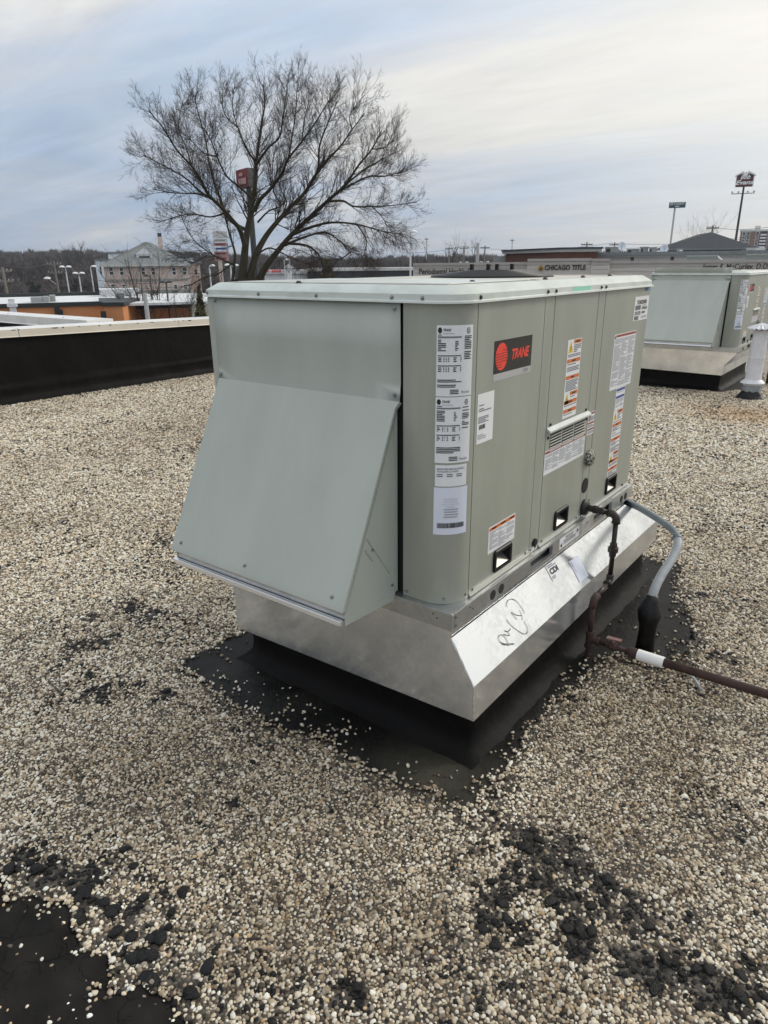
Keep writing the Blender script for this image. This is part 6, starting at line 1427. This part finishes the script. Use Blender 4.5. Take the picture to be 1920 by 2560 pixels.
# ---- long building with grey fascia and a dark hip roof beyond
s = Site('long_building', 1720, 66, 'long pale building with a grey fascia and rooftop clutter behind the lettered wall', 'building'); r_ = s.root
x0, x1 = s.X(1494), s.X(2150); zf, z1 = s.Zp(1700, 641), s.Zp(1700, 630); m = MB(); m.box(x0, x1, 0, 14, 0, zf); m.build('wall', CONCRETE, r_); m = MB(); m.box(x0-0.2, x1, -0.4, 14, zf, z1); m.build('fascia', FASCIAG, r_); m = MB(); m.box(x0-0.25, x1, -0.5, -0.405, z1-0.22, z1+0.05); m.build('fascia_cap', SHINGLE, r_)
for px in (1581, 1681): xx, zz_ = s.xz(px, 645); m = MB(); m.box(xx-0.13, xx+0.13, -0.05, -0.005, zf-0.55, zf-0.02); m.build('vent', REDBRICK, r_)
m = MB(); xx, zz_ = s.xz(1543, 648.5); m.box(xx-0.12, xx+0.12, -0.05, -0.005, zf-0.5, zf-0.38); m.build('vent', DARKTRIM, r_)
LB = STREET+z1
roofbox(1506, 1543, 617, 70, 'grey rooftop cabinet beside the brick building', ACGREY, LB-0.1); roofbox(1560, 1590, 622, 72, 'low rooftop box with white patch between the dishes', ACGREY, LB-0.1); roofbox(1592, 1612, 617, 71, 'taller grey rooftop box left of the dark hipped roof', ACGREY, LB-0.1); roofbox(1614, 1632, 618, 70, 'slanted grey rooftop box at the eaves of the hipped roof', ACGREY, LB-0.1)
roofbox(1684, 1697, 622, 69, 'small white fan box in front of the hipped roof', LAMPW, LB-0.1, 0.6)
for px, py, D, lb in ((1550, 615, 69, 'satellite dish by the grey rooftop cabinet'), (1656, 622, 69, 'satellite dish in front of the dark hipped roof')):
    q = Site('satellite_dish', px, D, lb, 'satellite dish', 'satellite dishes', base=LB-0.1); z = q.Zp(px, py)
    m = MB(); m.lathe([(0.0, 0.10), (0.20, 0.07), (0.33, 0.0), (0.34, -0.01)], 18, (0, 0, z), 'y', cap=False); o = m.build('dish', OFFWHITE, q.root, smooth=True); so = o.modifiers.new('s', 'SOLIDIFY'); so.thickness = 0.015
    m = MB(); m.tube([(0, 0.1, 0), (0, 0.1, z)], 0.04, 8); m.tube([(0, 0, z-0.30), (0, -0.35, z)], 0.02, 6); m.build('mast', POLEG, q.root)
s = Site('dark_hip_roof_building', 1756, 82, 'building with a wide dark shingled hipped roof between the two pole signs', 'building'); r_ = s.root
x0, x1 = s.X(1626), s.X(1884); ze = s.Zp(1756, 622); m = MB(); m.box(x0+0.8, x1-1.6, 0.8, 12, 0, ze); m.build('wall', DARKTRIM, r_)
zr = s.Zp(1756, 581, 5); xa, xb = s.X(1730, 6), s.X(1762, 5); m = MB(); m.add([(x0, 0, ze), (x1, 0, ze), (x1, 13, ze), (x0, 13, ze), (xa, 7.5, zr-0.1), (xb, 4.6, zr)], [(3, 2, 1, 0), (0, 1, 5, 4), (1, 2, 5), (2, 3, 4, 5), (3, 0, 4)]); m.build('roof', SHINGLED, r_)
m = MB(); m.box(x0-0.05, x1+0.05, -0.12, 0.02, ze-0.12, ze+0.05); m.build('gutter', SHINGLE, r_)
q = Site('pale_annexe', 1875, 78, 'pale slatted annexe beside the eaves of the dark hipped roof', 'building'); m = MB(); x0, x1 = q.X(1853), q.X(1900); z1 = q.Zp(1875, 620); m.box(x0, x1, 0, 5, 0, z1); m.build('wall', CONCRETE, q.root)
for j in range(3): m = MB(); m.box(x0, x1-0.8, -0.06, -0.01, z1-0.12-0.24*j, z1-0.02-0.24*j); m.build('slat', POLEG, q.root)
# ---- brown apartment block
s = Site('apartment_block', 1890, 230, 'brown brick apartment block with white balconies on the skyline', 'building'); r_ = s.root
x0, x1 = s.X(1833), s.X(1990); z1 = s.Zp(1890, 578.5); m = MB(); m.box(x0, x1, 0, 18, 0, z1); m.build('wall', BROWNBRICK, r_)
m = MB(); m.box(x0-0.2, x1, -0.2, 18, z1, z1+0.5); m.box(s.X(1866), s.X(1880), 4, 8, z1+0.5, z1+1.6); m.build('roof_edge', CONCRETE, r_)
m = MB(); m.box(x0-1.2, x0-0.02, 3, 15, 0, z1-3.4); m.build('side_wing', BROWNBRICK, r_)
for fl in range(6):
    zz_ = s.Zp(1890, 583.5+7.6*fl)
    xa, xb = s.X(1882.5), s.X(1898); m = MB(); m.box(xa, xb, -0.06, -0.01, zz_-0.2, zz_+0.5); m.build('balcony_recess', DARKTRIM, r_)
    m = MB(); m.box(xa, xb, -1.3, -0.07, zz_-0.62, zz_-0.22); m.build('balcony', WHITEPAINT, r_)
    m = MB(); xa, xb = s.X(1918), s.X(1934); m.box(xa, xb, -1.3, -0.07, zz_-0.62, zz_-0.22); m.build('balcony', WHITEPAINT, r_)
    for px in (1842, 1853, 1875, 1905): xx = s.X(px); window(r_, xx-0.42, xx+0.42, zz_-0.75, zz_+0.45, -0.02, 0.10, False)
# ================================================================== TREES
BARK = mat('bark', (0.062, 0.052, 0.038), 0.95, c2=(0.040, 0.040, 0.022), vscale=3, bump=0.6, bscale=14, spec=0.15)
TWIG = mat('twigs', (0.060, 0.048, 0.042), 0.95, spec=0.1)
class Tree:
    def __init__(s, seed): s.R = random.Random(seed); s.big = MB(); s.small = MB()
    def seg(s, pts, rad, thick):
        n = 8 if thick > 0.09 else 5 if thick > 0.03 else 3
        (s.big if thick > 0.07 else s.small).tube(pts, rad, n, cap=False)
    def grow(s, p, d, ln, r, lev, up, maxlev):
        R = s.R; k = (6, 5, 4, 3)[min(lev, 3)]; pts = [p]; d = d.copy(); q = p.copy()
        for i in range(k):
            d = d+np.array((R.gauss(0, 1), R.gauss(0, 1), R.gauss(0, 1)))*(0.075+0.035*lev)+np.array((0, 0, up*0.10)); d /= np.linalg.norm(d)
            q = q+d*ln/k; pts.append(q)
        s.seg(pts, [r*(1-0.75*i/k) for i in range(k+1)], r)
        if lev >= maxlev: return
        nch = (9, 8, 6)[min(lev, 2)]
        for c in range(nch):
            t = R.uniform(0.18, 1.0); i = min(k-1, int(t*k)); a = pts[i]+(pts[i+1]-pts[i])*(t*k-i)
            tg = pts[i+1]-pts[i]; tg /= np.linalg.norm(tg)
            ax = np.cross(tg, np.array((R.gauss(0, 1), R.gauss(0, 1), R.gauss(0, 1)))); ax /= max(1e-6, np.linalg.norm(ax))
            an = math.radians(R.uniform(20, 50)); nd_ = tg*math.cos(an)+ax*math.sin(an)
            s.grow(a, nd_, ln*R.uniform(0.38, 0.62)*(1-0.25*t), max(0.0030, r*(1-0.6*t)*0.48), lev+1, up, maxlev)
    def finish(s, name, loc, label, grp, trunk_name='trunk'):
        root = empty(name, tuple(loc)); tag(root, label, 'tree', grp); L_ = np.array(loc)
        for mb, nm, mm in ((s.big, trunk_name, BARK), (s.small, 'crown', TWIG)):
            if mb.v:
                mb.v = [(v[0]-L_[0], v[1]-L_[1], v[2]-L_[2]) for v in mb.v]; mb.build(nm, mm, root, smooth=True)
        return root

# the big tree: its limbs follow the photograph, each at a depth of its own, around a trunk 27 m away
TD = 27.0
tp = lambda x, y: (300+(665+(x-665)*0.915)*0.49427, 120+(1180-(1180-y)*(0.935 if y > 700 else 0.915))*0.49427)
T = Tree(12)
tc0 = far(*tp(665, 1180), TD); taz = math.atan2(tc0[0]-CAM[0], tc0[1]-CAM[1]); tey = np.array((math.sin(taz), math.cos(taz), 0))
base = np.array((tc0[0], tc0[1], STREET))
PXM = TD/FPX*0.49427      # metres per pixel of the enlarged view
limbs = [  # (points, radius px at start, radius px at end, depth slope)
    ([(612,1180),(622,1090),(630,1000),(640,920),(655,840),(672,740),(688,620),(692,525),(705,420),(722,300),(738,200),(728,90)], 33, 3, 0.10),
    ([(628,980),(600,900),(560,850),(500,780),(430,715),(385,620),(335,545),(250,450),(175,330),(95,235)], 19, 2.5, -0.25),
    ([(470,750),(390,690),(300,610),(190,545),(60,480)], 9, 2, -0.5),
    ([(640,905),(575,870),(530,830),(495,740),(455,620),(430,520),(408,380),(365,230),(352,150)], 14, 2.5, 0.45),
    ([(668,730),(600,660),(525,595),(475,490),(440,400),(400,330)], 9, 2, -0.6),
    ([(692,525),(640,450),(590,330),(560,210),(572,95)], 9, 2, 0.5),
    ([(682,800),(710,740),(760,680),(830,590),(868,505),(945,405),(1020,300),(1100,170)], 16, 2.5, -0.35),
    ([(650,1180),(690,1040),(730,960),(780,890),(870,790),(960,690),(1010,605),(1085,510),(1160,430),(1222,340),(1290,255)], 27, 2.5, 0.35),
    ([(705,1180),(745,1100),(800,1030),(880,935),(980,840),(1080,750),(1180,650),(1260,535),(1330,450),(1385,350)], 27, 2.5, -0.15),
    ([(1180,650),(1280,570),(1380,510),(1475,460)], 9, 2, 0.5),
    ([(885,930),(1000,885),(1110,862),(1250,872),(1390,910),(1500,925)], 12, 2, -0.5),
    ([(850,985),(960,940),(1070,915),(1150,960),(1215,1020),(1310,1045)], 11, 2, 0.55),
    ([(1080,750),(1170,745),(1230,775),(1330,775),(1440,770),(1580,752)], 10, 2, 0.3),
    ([(870,975),(980,990),(1045,1050),(1065,1140)], 10, 4, -0.6),
    ([(690,1040),(760,1000),(830,1025),(900,1060),(1010,1095)], 7, 2.5, -0.7),
    ([(560,1180),(572,1060),(570,1010),(545,930),(525,850),(510,790)], 12, 4, 0.5),
    ([(560,1090),(500,1060),(440,1030),(350,960),(300,880),(275,820)], 7, 2, 0.4),
    ([(545,800),(440,832),(320,815),(150,862)], 7, 2, -0.4),
    ([(695,530),(760,440),(820,380),(842,250),(862,115)], 10, 2, -0.45),
    ([(868,505),(890,380),(910,240),(918,50)], 8, 2, 0.5),
    ([(960,690),(1030,570),(1042,430),(1090,300),(1142,180)], 11, 2, -0.5),
    ([(1120,700),(1300,605),(1400,600),(1505,570)], 8, 2, -0.55),
    ([(430,715),(340,705),(220,690),(115,668)], 7, 2, 0.5),
    ([(335,545),(300,430),(260,330),(285,190)], 6, 2, 0.5),
    ([(800,870),(860,760),(820,650),(850,560)], 6, 2, 0.7),
    ([(700,860),(760,800),(830,770),(790,690),(780,560),(800,430)], 7, 2, -0.6),
    ([(420,1040),(380,1060),(330,1080),(240,1010)], 4, 1.5, 0.3),
    ([(1215,1020),(1150,1060),(1050,1060),(930,1010)], 5, 2, 0.2),
    ([(560,1080),(480,1140),(400,1160),(330,1200)], 6, 2, -0.2),
    ([(1250,872),(1300,960),(1290,1040),(1340,1110)], 5, 1.5, -0.4),
    ([(1330,775),(1400,850),(1420,930)], 5, 1.5, 0.4),
    ([(1330,450),(1400,440),(1450,400)], 5, 1.5, 0.3),
    ([(475,490),(400,470),(330,400),(250,330)], 6, 1.5, 0.6),
    ([(590,330),(520,260),(490,150)], 5, 1.5, -0.4), ([(945,405),(960,280),(1000,120)], 6, 1.5, 0.5), ([(1222,340),(1210,260),(1290,150)], 5, 1.5, -0.5)]
for pts, ra, rb, ds in limbs:
    W_ = []; ln = 0
    for i, p in enumerate(pts):
        if i: ln += math.hypot(p[0]-pts[i-1][0], p[1]-pts[i-1][1])
        px, py = tp(*p); y0 = max(0.0, (1180-pts[0][1])*PXM)*0.25*math.copysign(1, ds)
        W_.append(far(px, py, TD+y0*0.6+ds*ln*PXM))
    sp_ = spline(W_, 4); n_ = len(sp_); rr = [(ra+(rb-ra)*(i/(n_-1))**0.7)*PXM*0.68 for i in range(n_)]
    T.big.tube(sp_, rr, 8, cap=False)
    tot = sum(np.linalg.norm(sp_[i+1]-sp_[i]) for i in range(n_-1)); nc = int(tot*9.6)
    for c in range(nc):
        t = T.R.uniform(0.24 if ra > 8 else 0.1, 1.0)**0.8; i = min(n_-2, int(t*(n_-1))); a = sp_[i]
        tg = sp_[i+1]-sp_[i]; tg = tg/np.linalg.norm(tg)
        ax = np.cross(tg, np.array((T.R.gauss(0, 1), T.R.gauss(0, 1), T.R.gauss(0, 1)))); ax /= np.linalg.norm(ax); an = math.radians(T.R.uniform(22, 54))
        d = tg*math.cos(an)+ax*math.sin(an)
        low = a[2] < 3.0
        ln_ = T.R.uniform(0.55, 1.45)*(1.25-0.55*t)
        T.grow(a, d, ln_, max(0.009, min(0.05, rr[i]*0.33)), 1, (-0.6 if low else 0.9), 3)
T.big.tube([base, base+np.array((0.05, 0, 3.0)), base+np.array((0, 0, 5.4)), tc0-np.array((0.2, 0, -0.1))], [0.80, 0.58, 0.55, 0.50], 12, cap=False)
# stems meet at the fork just below the lid line
T.finish('bare_tree', base, 'large bare winter tree with a wide fan of limbs behind the rooftop unit', 'bare trees')

def small_tree(px, ybase_z, ytop, D, label, seed, spread=0.45, nlimb=6, grp='bare trees', r=0.12, lean=0.0):
    p = far(px, 660, D); base_ = np.array((p[0], p[1], ybase_z)); top = far(px, ytop, D)[2]; h_ = top-ybase_z
    t = Tree(seed); f_ = base_+np.array((0, 0, h_*0.28)); t.big.tube([base_, f_], [r, r*0.8], 8, cap=False)
    for k in range(nlimb):
        a = 2*math.pi*k/nlimb+t.R.uniform(-.3, .3); e2 = spread*t.R.uniform(0.4, 1.0) if k else 0.05
        d = np.array((math.cos(a)*e2, math.sin(a)*e2, 1.0)); d /= np.linalg.norm(d)
        t.grow(f_-np.array((0, 0, h_*0.1*t.R.random())), d, h_*t.R.uniform(0.58, 0.78), r*0.55, 0, 0.5, 2)
    return t.finish('bare_tree', base_, label, grp)
small_tree(356, STREET, 632, 62, 'slender bare tree standing in front of the cream brick house', 21, 0.5, 7)
small_tree(300, STREET, 700, 72, 'small bare tree at the left corner of the cream brick house', 22, 0.6, 5, r=0.08)
small_tree(440, STREET, 715, 52, 'low bare tree against the right end of the orange building', 23, 0.7, 6, r=0.08)
small_tree(172, -1.0, 622, 300, 'round bare tree breaking the skyline of the wooded hill', 24, 0.8, 6, r=0.35)
small_tree(200, -1.0, 611, 300, 'tall pale bare tree breaking the skyline of the wooded hill', 25, 0.45, 6, r=0.35)
small_tree(1745, STREET, 562, 105, 'bare tree rising behind the ridge of the dark hipped roof', 26, 0.28, 7, r=0.13)
small_tree(1128, STREET, 612, 170, 'thin bare tree behind the utility poles left of the thick pale pole', 28, 0.4, 5, r=0.25)
small_tree(1175, STREET, 612, 175, 'bare tree between the two transformer poles', 29, 0.4, 5, r=0.25)

# leafy bushes
def bush(px, py0, py1, halfw, D, label, colr, seed):
    c_ = far(px, (py0+py1)/2, D); z1 = far(px, py0, D)[2]; R = np.random.default_rng(seed); h_ = z1-STREET; w_ = halfw*D/FPX
    root = empty('bush', (c_[0], c_[1], STREET)); tag(root, label, 'bush'); m = MB()
    for k in range(1500):
        u = R.normal(0, 1, 3); u /= np.linalg.norm(u); rr = R.uniform(0.55, 1.0)**0.5*(1+0.18*math.sin(u[0]*5)+0.15*math.sin(u[2]*7))
        p = np.array((u[0]*w_*rr, u[1]*w_*rr, h_*0.55+u[2]*h_*0.45*rr)); a, b_ = R.normal(0, 1, 3), R.normal(0, 1, 3); a /= np.linalg.norm(a); b_ /= np.linalg.norm(b_); s_ = R.uniform(0.10, 0.22)*(h_/5)
        m.add([p-a*s_, p+b_*s_*0.6, p+a*s_, p-b_*s_*0.6], [(0, 1, 2, 3)])
    m.build('foliage', colr, root); m = MB(); m.tube([(0, 0, 0), (0, 0, h_*0.6)], [0.2, 0.08], 6); m.build('stem', BARK, root)
OLIVE = mat('olive_leaves', (0.075, 0.070, 0.022), 0.8, var=0.3, vscale=1)
DKGREEN = mat('dark_leaves', (0.020, 0.030, 0.018), 0.8, var=0.3, vscale=1)
bush(815, 654, 690, 20, 88, 'olive green round bush right of the big tree trunk', OLIVE, 3)
bush(385, 735, 760, 20, 74, 'dark evergreen bush at the foot of the cream brick house', DKGREEN, 4)
bush(500, 735, 800, 12, 50, 'olive bush at the right end of the orange building by the unit', OLIVE, 5)

# ================================================================== THE AIR
hz = bpy.data.materials.new('hazy_air'); hz.use_nodes = True
hn = hz.node_tree.nodes; hn.clear(); ho = N(hn, 'ShaderNodeOutputMaterial'); hv = N(hn, 'ShaderNodeVolumePrincipled')
hv.inputs['Color'].default_value = (0.80, 0.86, 0.95, 1); hv.inputs['Density'].default_value = 0.00032; hv.inputs['Anisotropy'].default_value = 0.3
hz.node_tree.links.new(hv.outputs[0], ho.inputs['Volume'])
m = MB(); m.box(-1600, 1600, -1600, 1600, STREET-1.0, 42.0); o = m.build('haze', hz); tag(o, kind='stuff')
